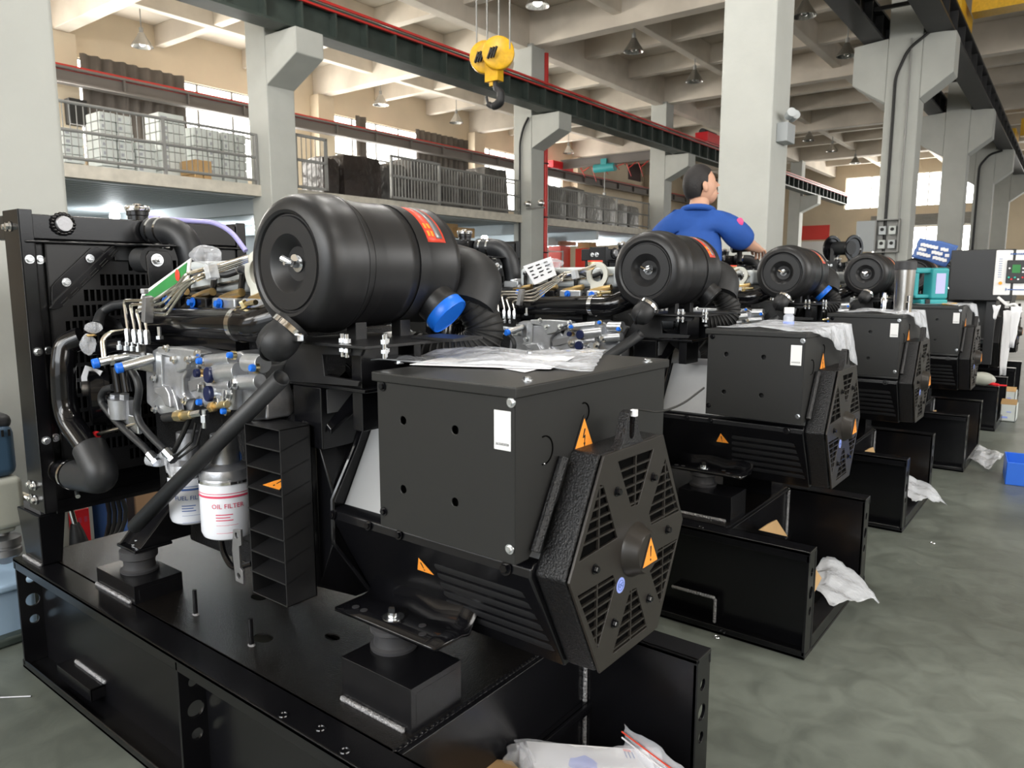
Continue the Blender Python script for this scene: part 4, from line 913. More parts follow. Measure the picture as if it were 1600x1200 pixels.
# hoses
uh = obj('upper_hose', MB().tube([V((-2.205, 1.10, 1.290)), V((-2.05, 1.118, 1.283)), V((-2.03, 1.14, 1.12))], .0375, 28, fillet=.085, k=10), 'hose_rubber', G)
for xx in (-2.185, -2.145): obj('hose_clamp', MB().lathe([(.0375, 0), (.0400, 0), (.0400, .009), (.0375, .009)], (xx, 1.10+(xx+2.2)*.12, 1.288), (1, .11, -.03), 32, closed=True), 'chrome', uh)
obj('clamp_screw', MB().cyl((-2.145, 1.095, 1.243), (-2.10, 1.10, 1.235), .006, n=8).box((-2.15, 1.09, 1.236), (-2.13, 1.11, 1.25)), 'zinc', uh)
fm = obj('fan_shroud_bracket', MB().box((-2.20, .985, 1.238), (-2.03, 1.08, 1.243)).box((-2.20, .985, 1.20), (-2.196, 1.08, 1.243)).prism([V((-2.04, y, z)) for y, z in ((1.005, .98), (1.055, .98), (1.067, 1.21), (1.055, 1.225), (1.005, 1.225), (.995, 1.21))], (.004, 0, 0)), 'black_paint', G, bevel=.003)
obj('rubber_bush', MB().cyl((-2.085, 1.0, 1.20), (-2.042, 1.01, 1.20), .034, n=24), 'rubber', fm)
obj('bracket_nut', MB().bolt((-2.035, 1.024, 1.200), (1, 0, 0), .012, .012).cyl((-2.035, 1.024, 1.2), (-2.012, 1.024, 1.2), .006, n=12), 'zinc', fm)
ptz = [P(232, 340, X=-2.2), P(290, 345, X=-2.16), P(335, 347, X=-2.1), P(362, 362, X=-2.05), P(384, 392, X=-2.0)]
obj('overflow_tube', MB().tube(ptz, .0075, 10, fillet=.05), 'purple_hose', G)
Yp = .795
lp = [P(128, 528, Y=.84), P(103, 538, Y=.81), P(98, 575, Y=Yp), P(102, 650, Y=Yp), P(146, 712, Y=Yp)]
lpo = obj('lower_water_pipe', MB().tube(lp, .030, 24, fillet=.06, k=8), 'gloss_black', G)
he = [P(140, 700, Y=Yp), P(163, 748, Y=Yp), P(118, 742, Y=.80), P(78, 728, Y=.81)]
obj('lower_hose_elbow', MB().tube([he[0], he[1], he[2]], .0405, 28, fillet=.075, k=10), 'hose_rubber', lpo)
obj('hose_mouth', MB().torus(he[0], he[1]-he[0], .036, .0045, 32, 8), 'rubber', lpo)
obj('radiator_outlet', MB().tube([he[2], he[3]], .032, 24), 'gloss_black', lpo)
for t_ in (.05, .45): c = he[2].lerp(he[3], t_); obj('hose_clamp', MB().lathe([(.036, 0), (.0415 if t_ < .2 else .036, 0), (.0425 if t_ < .2 else .037, .009), (.036, .009)], c, he[3]-he[2], 32, closed=True), 'chrome', lpo)
obj('clamp_screw', MB().cyl(he[2]+V((0, 0, -.045)), he[2]+V((.03, -.01, -.052)), .006, n=8), 'zinc', lpo)
# ---- engine
en = obj('engine_block', MB().box((-2.03, .985, .50), (-1.44, 1.34, 1.03)).box((-2.02, .99, 1.03), (-1.45, 1.33, 1.115)).box((-1.95, 1.02, .42), (-1.50, 1.30, .50)), 'cast_black', G, bevel=.008)
vc = obj('valve_cover', MB().box((-1.93, 1.045, 1.115), (-1.455, 1.27, 1.195)), 'light_grey_cover', G, bevel=.018, seg=3)
obj('oil_filler_cap', MB().lathe([(.028, 0), (.028, .01), (.03, .012), (.03, .022)], (-1.62, 1.15, 1.195), (0, 0, 1), 20), 'yellow_zinc', vc)
obj('filler_seal', MB().lathe([(.031, 0), (.031, .006)], (-1.62, 1.15, 1.217), (0, 0, 1), 20), 'red_label', vc)
obj('cover_strip', MB().tube([V((-1.9, 1.04, 1.12)), V((-1.47, 1.04, 1.165))], .005, 8), 'steel_pipe', vc)
for k in range(4):
    x = -1.87+k*.125
    ij = obj('injector', MB().cyl((x, 1.01, 1.09), (x-.02, 1.035, 1.165), .008, .008, 12).lathe([(.012, 0), (.012, .014)], (x-.004, 1.014, 1.10), (-.15, .3, 1), 6), 'gloss_black', G)
    obj('injector_cap', MB().bolt(P((262, 301, 343, 385)[k], (470, 473, 475, 478)[k], Y=.962), (0, -1, .1), .009, .012), 'blue_plug', ij)
    obj('copper_elbow', MB().tube([(x-.045, .99, 1.10), (x+.01, .985, 1.112), (x+.05, .985, 1.118)], .010, 10, fillet=.02), 'brass', ij)
    if k < 3: obj('return_hose', MB().tube([(x-.02, 1.03, 1.17), (x+.03, 1.0, 1.175), (x+.07, 1.0, 1.155), (x+.10, 1.03, 1.17)], .0085, 10, fillet=.03), 'hose_rubber', ij)
    obj('hose_band', MB().lathe([(.010, 0), (.012, 0), (.012, .008), (.010, .008)], (x+.005, 1.013, 1.172), (1, -.5, 0), 16, closed=True), 'zinc', ij)
    obj('head_lug', MB().box((x-.05, .965, 1.03), (x+.05, 1.0, 1.105)), 'aluminium_light' if k > 1 else 'gloss_black', ij, bevel=.006)
obj('gasket_bolts', MB().bolt((-1.80, .972, 1.00), (0, -1, 0), .009, .01).bolt((-1.70, .972, 1.0), (0, -1, 0), .009, .01).bolt((-1.60, .972, .995), (0, -1, 0), .009, .01), 'blue_plug', en)
ey = obj('lifting_eye', MB().plate([(-1.512+.048*math.cos(t_), 1.165+.048*math.sin(t_)) for t_ in [-.9+i*(PI+1.8)/20 for i in range(21)]]+[(-1.535, 1.03), (-1.49, 1.03)], [circ(-1.512, 1.165, .028, 20)], (0, 1.000, 0), (1, 0, 0), (0, 0, 1), .012), 'eye_grey', G, bevel=.002)
# intake pipe (horizontal, glossy) with clamp and elbow
ip = obj('intake_pipe', MB().cyl((-2.06, .965, 1.035), (-1.475, .93, 1.05), .0365, n=32).box((-2.0, .95, .985), (-1.55, 1.0, 1.03)), 'gloss_black', G)
mb = MB()
for k in range(4): mb.cyl((-1.95+k*.12, .96, 1.03), (-1.93+k*.12, 1.0, 1.08), .026, n=14)
obj('intake_runners', mb, 'gloss_black', ip)
obj('pipe_clamp', MB().lathe([(.0365, 0), (.0405, 0), (.0405, .018), (.0365, .018)], (-1.495, .931, 1.0495), (1, -.06, .02), 36, closed=True), 'chrome', ip)
obj('intake_elbow', MB().tube([(-1.49, .931, 1.050), (-1.41, .925, 1.05), (-1.36, .96, 1.075), (-1.33, 1.03, 1.12)], .0385, 28, fillet=.05, k=8), 'gloss_black', ip)
obj('elbow_fitting', MB().bolt((-1.455, .92, 1.088), (-.2, -.4, 1), .009, .016).cyl((-1.455, .92, 1.095), (-1.40, .91, 1.10), .006, n=8), 'yellow_zinc', ip)
# fuel injection pipes: four, measured on the pump side
z5 = lambda x, y, Y=.875: P(100+x/5, 370+y/5, Y=Y)
rows = [((500, 730), (487, 640), (468, 497), (605, 495), (680, 505), (760, 470), (890, 372), (955, 290), (1090, 250), (1200, 225), (1440, 150)),
        ((555, 735), (543, 660), (516, 530), (610, 528), (690, 535), (770, 520), (900, 385), (990, 330), (1100, 285), (1200, 240), (1440, 160)),
        ((603, 738), (592, 670), (563, 575), (615, 565), (690, 572), (780, 572), (905, 420), (985, 345), (1110, 292), (1205, 255), (1440, 175)),
        ((650, 742), (641, 690), (625, 625), (650, 605), (700, 612), (800, 612), (955, 392), (1010, 350), (1120, 300), (1210, 268), (1440, 188))]
mb = None
for k, r_ in enumerate(rows):
    pts = [z5(x, y, .872+.004*k+(.05 if i > 7 else 0)+(.04 if i > 9 else 0)) for i, (x, y) in enumerate(r_)]
    fl = obj('fuel_pipe', MB().tube(pts, .0038, 10, fillet=.012, k=5), 'steel_pipe', G)
    q = pts[0]; obj('union_nut', MB().lathe([(.0085, 0), (.0085, .022), (.006, .030)], q-V((0, 0, .026)), (-.08, 0, 1), 6), 'zinc', fl)
    obj('delivery_valve', MB().lathe([(.0105, 0), (.0105, .010), (.008, .012), (.008, .024)], q-V((0, 0, .048)), (-.08, 0, 1), 6), 'zinc', fl)
    obj('clamp_nut', MB().lathe([(.007, 0), (.007, .012), (.0035, .013), (.0035, .022)], q-V((.008, .02, .048)), (0, 0, 1), 6), 'zinc', fl)
c = z5(650, 560, .868); obj('pipe_clip', MB().box(c-V((.009, .010, .034)), c+V((.009, .012, .030)), R=Euler((0, .22, 0)).to_matrix()).lathe([(.010, 0), (.010, .012)], c+V((-.008, 0, .035)), (0, 0, 1), 6), 'bare_plate', G, bevel=.002)
c = z5(1150, 275, .905); obj('pipe_clip', MB().box(c-V((.008, .012, .016)), c+V((.012, .012, .016)), R=Euler((0, -.3, 0)).to_matrix()), 'milky_film', G, bevel=.002)
mb = MB(); c0 = z5(470, 850, .885); c1 = z5(690, 870, .885)
pb = obj('pump_head', MB().box((c0.x, .868, c0.z-.022), (c1.x, .905, c0.z+.012)), 'gloss_black', G, bevel=.003)
q = z5(750, 800, .885); obj('bleed_screw', MB().cyl(q, q+V((0, 0, .03)), .005, n=10).lathe([(.009, 0), (.009, .008)], q, (0, 0, 1), 6), 'zinc', pb)
# ---- fuel injection pump: cast aluminium governor and feed section
z6 = lambda x, y, Y=.87: P(220+x/6, 460+y/6, Y=Y)
ipm = obj('injection_pump', MB().prism([z6(x, y, .885) for x, y in ((40, 560), (150, 500), (330, 505), (470, 545), (560, 560), (555, 640), (520, 690), (560, 740), (560, 960), (500, 1000), (470, 1110), (340, 1160), (170, 1130), (50, 1020))], (0, .08, 0))
    .prism([z6(x, y, .868) for x, y in ((185, 575), (400, 560), (540, 580), (540, 640), (430, 715), (395, 790), (395, 930), (450, 985), (390, 1010), (210, 850), (190, 700))], (0, .03, 0)), 'aluminium', G, bevel=.006, seg=3)
obj('pump_flange', MB().prism([z6(x, y, .862) for x, y in ((135, 540), (190, 535), (200, 850), (290, 890), (330, 1000), (350, 1090), (470, 1100), (470, 1130), (300, 1180), (180, 1100), (110, 1010), (160, 960), (155, 900), (110, 870), (140, 780))], (0, .016, 0)), 'aluminium_light', ipm, bevel=.003)
obj('pump_lid', MB().prism([z6(x, y, .858) for x, y in ((150, 492), (330, 500), (480, 520), (565, 548), (560, 575), (440, 640), (420, 700), (330, 735), (300, 650), (270, 590), (160, 560))], (0, .03, 0)), 'aluminium_light', ipm, bevel=.004)
for x, y, r_ in ((320, 612, .009), (455, 612, .0095), (545, 558, .009), (250, 505, .008), (420, 1000, .0085), (130, 790, .0085), (140, 1080, .0085)):
    q = z6(x, y, .858); obj('pump_bolt', MB().bolt(q, (-.1, -1, .25), r_*.8, .010), 'zinc', ipm)
obj('name_plate', MB().prism([z6(x, y, .8795) for x, y in ((435, 815), (600, 775), (620, 860), (455, 915))], (0, .004, 0)), 'bare_plate', ipm)
q0 = z6(275, 870, .862)
obj('side_cover', MB().prism([z6(x, y, .865) for x, y in ((170, 865), (280, 855), (315, 930), (330, 1060), (280, 1040), (240, 960), (180, 920))], (0, -.014, 0)), 'aluminium', ipm, bevel=.004)
# feed/hydraulic section (right)
fs = obj('supply_pump', MB().prism([z6(x, y, .885) for x, y in ((560, 690), (560, 600), (760, 585), (830, 545), (930, 528), (970, 560), (1010, 600), (1130, 640), (1165, 660), (1150, 760), (1130, 840), (1180, 1000), (1180, 1180), (1010, 1180), (880, 1030), (820, 1000), (700, 1010), (560, 1000), (520, 900))], (0, .07, 0)), 'aluminium', G, bevel=.006, seg=3)
def zcyl(a, b, r_, m, name, Y=.87, n=20, par=None): obj(name, MB().cyl(z6(*a, Y), z6(*b, Y), r_, n=n), m, par or fs, bevel=.0012, seg=1)
zcyl((580, 625), (860, 600), .014, 'aluminium_light', 'cast_boss', .872)
zcyl((700, 745), (930, 720), .020, 'aluminium_light', 'cast_boss', .866)
zcyl((600, 870), (880, 850), .017, 'aluminium', 'cast_boss', .872)
zcyl((900, 825), (1120, 815), .016, 'aluminium_light', 'cast_boss', .864)
zcyl((620, 1000), (800, 985), .015, 'aluminium', 'cast_boss', .872)
zcyl((870, 690), (870, 1060), .024, 'aluminium_light', 'cast_column', .880, 24)
zcyl((1000, 640), (1150, 650), .020, 'aluminium_light', 'cast_boss', .875)
for (x, y, r_, m) in ((655, 755, .0175, 'navy_plug'), (655, 930, .0175, 'navy_plug'), (545, 738, .0095, 'navy_plug')):
    q = z6(x, y, .852); d_ = V((-.12, -1, .05)).normalized()
    pg = obj('port_plug', MB().lathe([(r_, 0), (r_, .008), (r_*.9, .010), (0, .010)], q, d_, 20), m, fs); obj('plug_collar', MB().lathe([(r_*.95, 0), (r_*.95, .016)], q-d_*.016, d_, 18), 'brass' if y < 800 else 'zinc', fs)
for (x, y, r_) in ((560, 625, .0095), (850, 570, .009), (1060, 690, .0105), (560, 1010, .0095), (790, 1095, .009)):
    r_ *= .78; q = z6(x, y, .856); obj('port_cap', MB().lathe([(r_, 0), (r_, .006), (r_*.8, .009)], q, (-.1, -1, .1), 12), 'blue_plug', fs); obj('cap_collar', MB().lathe([(r_*1.35, -.008), (r_*1.35, 0)], q, (-.1, -1, .1), 18), 'yellow_zinc' if x > 700 else 'zinc', fs)
for (x, y) in ((580, 880), (905, 830), (840, 935), (760, 1010)):
    q = z6(x, y, .855); obj('pump_bolt', MB().bolt(q, (-.3, -1, .15), .010, .012), 'zinc', fs)
zcyl((660, 1060), (690, 1050), .012, 'brass', 'brass_fitting', .846, 6); zcyl((700, 1040), (810, 1030), .0085, 'yellow_zinc', 'banjo_pipe', .85, 12)
# sensor hanging left of the filter heads
sn = obj('pressure_sender', MB().cyl(z6(225, 1155, .845), z6(340, 1140, .845), .0105, .0115, 20), 'rubber', G)
obj('sender_hex', MB().cyl(z6(340, 1140, .845), z6(400, 1135, .845), .0135, n=8).cyl(z6(400, 1135, .845), z6(480, 1125, .845), .010, n=16), 'yellow_zinc', sn)
obj('sender_adapter', MB().cyl(z6(480, 1125, .845), z6(570, 1108, .85), .008, n=6).cyl(z6(600, 1080, .85), z6(600, 1250, .85), .0065, n=12).lathe([(.010, 0), (.010, .016)], z6(600, 1130, .85), (0, 0, -1), 6), 'zinc', sn)
# ---- filters
def bent_text(mb, body, size, cx, cy, z, r_, ang, m=0):
    t = MB(); text_mb(t, body, size, (0, 0, 0), (1, 0, 0), (0, 1, 0))
    vs = []
    for p in t.v: a_ = ang+p.x/r_; rr = r_+.0006+p.z; vs.append(V((cx+rr*math.cos(a_), cy+rr*math.sin(a_), z+p.y)))
    mb.add(vs, t.f, m)
def canister(nm, cx, cy, zb, zt, r_, title, col, lbl):
    f_ = obj(nm, MB().lathe([(0, 0), (r_*.80, 0), (r_*.93, .005), (r_, .016), (r_, zt-zb-.02), (r_*.97, zt-zb-.012)], (cx, cy, zb), (0, 0, 1), 48), 'filter_white', G, label=lbl)
    obj('seam_ring', MB().lathe([(r_*.97, 0), (r_*1.03, .001), (r_*1.03, .007), (r_*.95, .008)], (cx, cy, zt-.014), (0, 0, 1), 48), 'chrome', f_)
    obj('filter_head', MB().lathe([(r_*.95, 0), (r_*.98, .006), (r_*.9, .022), (r_*.55, .034), (r_*.5, .10)], (cx, cy, zt-.006), (0, 0, 1), 36), 'aluminium', f_)
    mb = MB(); va = math.atan2(-cy, -cx)
    bent_text(mb, title, .015, cx, cy, zt-.062, r_, va+.0); bent_text(mb, 'Housing No. 1', .0045, cx, cy, zt-.080, r_, va) if False else None
    for k in range(3):
        vs = []; n = 10
        for i in range(n+1):
            for zz in (0, .0022): a_ = va-.45+(.62-.1*(k % 2))*i/n; vs.append(V((cx+(r_+.0008)*math.cos(a_), cy+(r_+.0008)*math.sin(a_), zt-.082-k*.0065+zz)))
        mb.add(vs, [(2*i, 2*i+1, 2*i+3, 2*i+2) for i in range(n)])
    vs = []; n = 24
    for (z_0, z_1, a0, a1) in ((zt-.043, zt-.038, -1.5, 1.5), (zt-.034, zt-.0325, -1.5, 1.5), (zt-.106, zt-.1052, -.45, .35), (zt-.124, zt-.1232, -.45, .35)):
        vs = [V((cx+(r_+.0008)*math.cos(va+a0+(a1-a0)*i/n), cy+(r_+.0008)*math.sin(va+a0+(a1-a0)*i/n), zz)) for i in range(n+1) for zz in (z_0, z_1)]
        mb.add(vs, [(2*i, 2*i+1, 2*i+3, 2*i+2) for i in range(n)])
    obj('filter_print', mb, col, f_)
canister('oil_filter', -1.545, .905, .560, .705, .0595, 'OIL FILTER', 'print_red', 'white oil filter canister with red print')
canister('fuel_filter', -1.745, .925, .548, .680, .052, 'FUEL FILTER', 'print_blue', 'white fuel filter canister with blue print')
fb = obj('filter_bracket_plate', MB().plate([(-1.405, .60), (-1.335, .60), (-1.335, .80), (-1.405, .80)], [], (0, .93, 0), (1, 0, 0), (0, 0, 1), .006), 'bare_plate', G, bevel=.001)
for px, py in ((374, 712), (375, 752)):
    q = P(px, py, Y=.93); obj('hole_sticker', MB().lathe([(.012, 0), (.012, .001)], (q.x, .929, q.z), (0, -1, 0), 20).box((q.x-.002, .9285, q.z-.018), (q.x+.002, .930, q.z-.010)), 'print_blue', fb)
obj('transport_bracket', MB().plate([(-1.46, .48), (-1.43, .48), (-1.43, .51), (-1.44, .515), (-1.44, .565), (-1.43, .57), (-1.43, .605), (-1.46, .60), (-1.468, .55)], [circ(-1.447, .495, .007), circ(-1.447, .588, .007)], (0, .87, 0), (1, 0, 0), (0, 0, 1), .006), 'bare_plate', G, bevel=.001)
q = P(355, 855, Y=.93); obj('filter_guard_tube', MB().tube([q+V((-.03, 0, .03)), q+V((-.02, 0, -.02)), q+V((.02, 0, -.05)), q+V((.07, .02, -.03))], .007, 10, fillet=.02), 'gloss_black', G)
# left cluster: return fittings with blue caps, twin black cylinders, hoses
z67 = lambda x, y, Y=.85: P(130+x/6.67, 560+y/6.67, Y=Y)
lf = obj('fuel_fitting_block', MB().box(P(205, 570, Y=.87)-V((.03, .0, .01)), P(235, 560, Y=.87)+V((.01, .03, .012))).cyl(P(155, 566, Y=.805), P(204, 556, Y=.875), .011, n=18).cyl(P(192, 573, Y=.805), P(240, 560, Y=.87), .012, n=18).lathe([(.0145, 0), (.0145, .012)], P(172, 563, Y=.83), (.5, .8, .1), 6).lathe([(.0145, 0), (.0145, .012)], P(208, 570, Y=.83), (.5, .8, .1), 6), 'zinc', G)
for px, py in ((154, 567), (191, 574)):
    q = P(px, py, Y=.805); d_ = (P(155, 566, Y=.805)-P(204, 556, Y=.875)).normalized(); obj('blue_plug', MB().lathe([(.0125, 0), (.0125, .012), (.011, .014), (0, .014)], q, d_, 12), 'blue_plug', lf)
obj('return_pipe', MB().tube([P(163, 562, Y=.82), P(160, 530, Y=.83), P(172, 520, Y=.85), P(200, 516, Y=.90)], .0065, 12, fillet=.02), 'steel_pipe', lf)
lpz = obj('lift_pump', MB().cyl(z67(345, 90), z67(385, 350), .0135, n=20).cyl(z67(430, 130), z67(465, 350), .0125, n=20), 'gloss_black', G)
obj('lift_pump_body', MB().cyl(z67(330, 370), z67(330, 430), .012, n=6).cyl(z67(430, 370), z67(430, 425), .012, n=6).cyl(z67(390, 420), z67(400, 620), .030, .026, 24).cyl(z67(310, 540, .83), z67(420, 540, .86), .017, n=18).box(z67(280, 640)-V((0, 0, 0)), z67(470, 440)+V((0, .03, 0))), 'aluminium', lpz)
obj('red_lever', MB().cyl(z67(160, 790, .83), z67(560, 680, .85), .0055, n=12).cyl(z67(190, 770, .835), z67(540, 672, .855), .0035, n=10), 'steel_pipe', lpz)
obj('lever_cap', MB().lathe([(.009, 0), (.011, .012), (.006, .02)], z67(150, 795, .83), z67(60, 815, .83)-z67(150, 795, .83), 14).tube([z67(80, 810, .83), z67(-10, 840, .828)], .0045, 10).ell(z67(-15, 843, .828), .007, .003, .008, 12, 8), 'red_plastic', lpz)
obj('clip_bolt', MB().box(z67(475, 770, .845), z67(560, 610, .845)+V((0, .012, 0))), 'zinc', lpz, bevel=.003)
for pts, r_ in (([(320, 300), (225, 320), (185, 390), (190, 460), (300, 610), (480, 790), (640, 930), (690, 990)], .0085), ([(510, 130), (560, 210), (585, 330), (560, 470), (555, 580), (600, 690), (720, 830), (860, 960)], .0085)):
    hz = obj('fuel_hose', MB().tube([z67(x, y, .838) for x, y in pts], .0088, 14, fillet=.03), 'hose_rubber', G)
    q = z67(*pts[-1], .838); obj('hose_fitting', MB().cyl(q, q+V((.018, .004, -.014)), .011, n=8).lathe([(.012, 0), (.012, .008)], q+V((.02, .004, -.016)), (.8, .1, -.6), 6), 'zinc', hz)
wt = obj('water_separator', MB().tube([z67(690, 1050, .85), z67(800, 1070, .86), z67(870, 1010, .87)], .016, 14, fillet=.02), 'milky_film', G)
obj('wiring_loom', MB().tube([P(300, 645, Y=.87), P(285, 680, Y=.865), P(272, 705, Y=.86)], .006, 10).tube([P(306, 660, Y=.87), P(300, 690, Y=.865), P(276, 712, Y=.86)], .003, 8).tube([P(316, 665, Y=.87), P(308, 695, Y=.865), P(280, 716, Y=.86)], .003, 8), 'ink', G)
# crank gear ring and charging alternator
gp = z67(190, 420, .88)
ga = obj('charging_alternator', MB().lathe([(.085, 0), (.085, .012), (.078, .014), (.075, .045), (.06, .05)], (gp.x-.02, .91, gp.z), (-.35, -.9, 0), 36), 'gloss_black', G)
obj('alternator_rim', MB().torus((gp.x-.025, .905, gp.z), (-.35, -.9, 0), .082, .004, 40, 8).torus((gp.x-.03, .89, gp.z), (-.35, -.9, 0), .07, .003, 40, 8), 'aluminium_light', ga)
obj('alternator_ear', MB().lathe([(.02, 0), (.02, .014)], z67(50, 310, .86), (-.35, -.9, 0), 20).lathe([(.012, .014), (.012, .016)], z67(50, 310, .86), (-.35, -.9, 0), 20), 'bare_plate', ga)
obj('paper_tag', MB().prism([P(x, y, Y=.875) for x, y in ((133, 571), (160, 580), (141, 612), (121, 605))], (0, .002, 0)), 'paper', ga, label='white paper tag')
mb = MB()
for k in range(6):
    a_ = k*PI/3; mb.box((-2.12, 1.10-.02, .92), (-2.10, 1.10+.02, 1.15), R=Matrix.Rotation(a_, 3, 'X') @ Euler((0, 0, .5)).to_matrix(), c=(-2.11, 1.10, .92))
fn = obj('cooling_fan', mb.cyl((-2.14, 1.10, .92), (-2.04, 1.10, .92), .05, n=24), 'gloss_black', G)
obj('black_hose_bend', MB().tube([P(200, 475, Y=.93), P(178, 477, Y=.92), P(158, 488, Y=.90), P(151, 508, Y=.86)], .0125, 14, fillet=.03), 'hose_rubber', G)
obj('crossover_pipe', MB().cyl(P(140, 545, Y=.87), P(200, 538, Y=.90), .020, n=20), 'gloss_black', G)
def crumple(c, rx, ry, rz, seed=1, n=22, k=12, amp=.3):
    rn = random.Random(seed); m_ = MB(); ph = [rn.uniform(0, 6.28) for _ in range(6)]
    c = V(c); rings = []
    for i in range(k+1):
        th = PI*i/k; z = math.cos(th); q_ = max(math.sin(th), 1e-3); ring = []
        for j in range(n):
            a_ = 2*PI*j/n; f_ = 1+amp*(.5*math.sin(5*a_+ph[0]+th*2)+.35*math.sin(9*a_+ph[1])+.3*rn.uniform(-1, 1)*q_)
            ring.append(c+V((rx*q_*math.cos(a_)*f_, ry*q_*math.sin(a_)*f_, rz*z*(1+amp*.3*rn.uniform(-1, 1)))))
        rings.append(ring)
    return m_.loft(rings[::-1])
obj('protective_film', crumple(P(146, 512, Y=.83), .024, .018, .014, 3), 'clear_film', G, sharp=20, label='crumpled clear film over a hose end')
obj('protective_film', crumple(P(138, 538, Y=.82), .018, .016, .026, 4), 'clear_film', G, sharp=20, label='crumpled clear film below the tie')
obj('film_tie', MB().torus(P(143, 524, Y=.825), (0, 0, 1), .009, .003, 16, 6), 'brass', G)
obj('protective_film', crumple(P(322, 398, Y=.99), .045, .03, .022, 5), 'clear_film', G, sharp=20)
obj('protective_film', crumple(P(268, 722, Y=.86), .016, .014, .034, 6), 'clear_film', G, sharp=20)
obj('thermostat_housing', MB().box((-2.02, 1.05, 1.08), (-1.94, 1.16, 1.14)).cyl((-2.03, 1.14, 1.08), (-2.03, 1.14, 1.15), .04, n=24), 'aluminium_light', G, bevel=.006)
# ---- copies
SETS = [G]
for dx, dy, lb, sk in ((.0, 1.475, 'second generator set from the camera, open black inlet stub on its air cleaner', ('inlet_cap', 'film_tie', 'overflow_tube')),
                       (.0, 2.92, 'third generator set from the camera, blue inlet cap near the silver tumbler', ('overflow_tube',)),
                       (.07, 4.33, 'fourth generator set, carrying the teal laser level', ('inlet_cap', 'overflow_tube')),
                       (.09, 5.86, 'fifth generator set, under the white control panel', ('inlet_cap', 'overflow_tube'))):
    SETS.append(dup(G, (dx, dy, 0), lb, 'row of black diesel generator sets', sk))

# ================================================================== LOOSE THINGS
SETS.append(dup(G, (.09, 7.35, 0), 'sixth generator set, farthest, mostly hidden behind the control panel', 'row of black diesel generator sets', ('inlet_cap', 'overflow_tube')))
LZ = .9835
def sheet(name, corners, z, n=14, amp=.006, seed=1, m='clear_film', label='', cat='bag', drop=None, parent=None, group=None, thick=.0012):
    """thin crumpled sheet through 4 world corners, optional drop(x, y) height change"""
    rn = random.Random(seed); ph = [rn.uniform(0, 6.3) for _ in range(4)]; c = [V(p) for p in corners]; vs = []; fs = []
    for i in range(n+1):
        for j in range(n+1):
            u, v = i/n, j/n; p = c[0]*(1-u)*(1-v)+c[1]*u*(1-v)+c[2]*u*v+c[3]*(1-u)*v
            p = p+V((rn.uniform(-.003, .003), rn.uniform(-.003, .003), amp*(1.1+.6*math.sin(9*u+5*v+ph[0])+.5*math.sin(13*v-6*u+ph[1])+rn.uniform(-.35, .35))))
            if drop: p = drop(p)
            vs.append(p)
    for i in range(n):
        for j in range(n): a = i*(n+1)+j; fs.append((a, a+1, a+n+2, a+n+1))
    o = obj(name, MB().add(vs, fs), m, parent, solid=thick, sharp=30)
    return tag(o, label, cat, group) if parent is None else o
p_ = lambda x, y, z=LZ: P(x, y, Z=z)
wc = tag(obj('warning_card', MB().prism([p_(738, 567, LZ+.001), p_(800, 552, LZ+.001), p_(885, 566, LZ+.001), p_(820, 582, LZ+.001)], (0, 0, .0006)), 'paper'), 'white card with orange warning triangle under the clear bag', 'card')
ws = MB(); cc = p_(806, 573, LZ+.002); warn_sign(ws, cc, (.9, .45, 0), (-.45, .9, 0), (0, 0, 1), .06); obj('card_triangle', ws, ['orange', 'ink'], wc)
bg1 = sheet('document_bag', [p_(575, 568), p_(925, 581), p_(948, 551), p_(700, 549)], LZ, 18, .006, 3, 'milky_film', 'clear document bag lying flat on the nearest terminal box', 'bag')
obj('manual_page', MB().prism([p_(640, 570, LZ+.003), p_(860, 577, LZ+.003), p_(900, 557, LZ+.003), p_(720, 552, LZ+.003)], (0, 0, .001)), 'paper', bg1)
def edge_drop(x_edge, zl, fall=1.2):
    def f(p):
        if p.x > x_edge: e = p.x-x_edge; return V((x_edge+.010+e*.25+.006*math.sin(p.y*40), p.y, p.z-e*fall))
        return p
    return f
for k, (S_, lb, cor, m) in enumerate(((1, 'milky plastic bag draped over the edge of the second terminal box', [(-1.00, .93), (-.70, .91), (-.56, 1.36), (-.96, 1.38)], 'milky_film'),
                                    (2, 'milky plastic bag on the third terminal box, under the tumbler', [(-.99, .98), (-.70, .95), (-.56, 1.35), (-.96, 1.38)], 'milky_film'),
                                    (3, 'plastic bag on the fourth terminal box, beside the teal laser level', [(-.98, 1.0), (-.72, .98), (-.58, 1.36), (-.9, 1.38)], 'milky_film'))):
    dx, dy = ((0, 1.475), (0, 2.92), (.07, 4.33))[k]
    sheet('document_bag', [V((x+dx, y+dy, LZ+.002)) for x, y in cor], LZ, 16, .005, 11+k, m, lb, 'bag', edge_drop(TX1+.007+dx, LZ, 1.1))
# cable tie through the lifting lug of the first set
lg = V((-.645, HY-.010, HZ+.235)); tt = thing('cable_tie', lg, 'long black cable tie looped through the nearest lifting lug', 'cable tie')
tp = [lg+V((-.012, 0, -.004)), lg+V((0, .004, .022)), lg+V((.014, .01, .026)), P(1030, 645, Y=1.27), P(1066, 632, Y=1.34), P(1100, 606, Y=1.42)]
obj('tie_tail', MB().tube(tp, .0022, 6, fillet=.03), 'ink', tt); obj('tie_head', MB().box(lg+V((.006, -.002, .014)), lg+V((.016, .008, .026))), 'paper', tt)
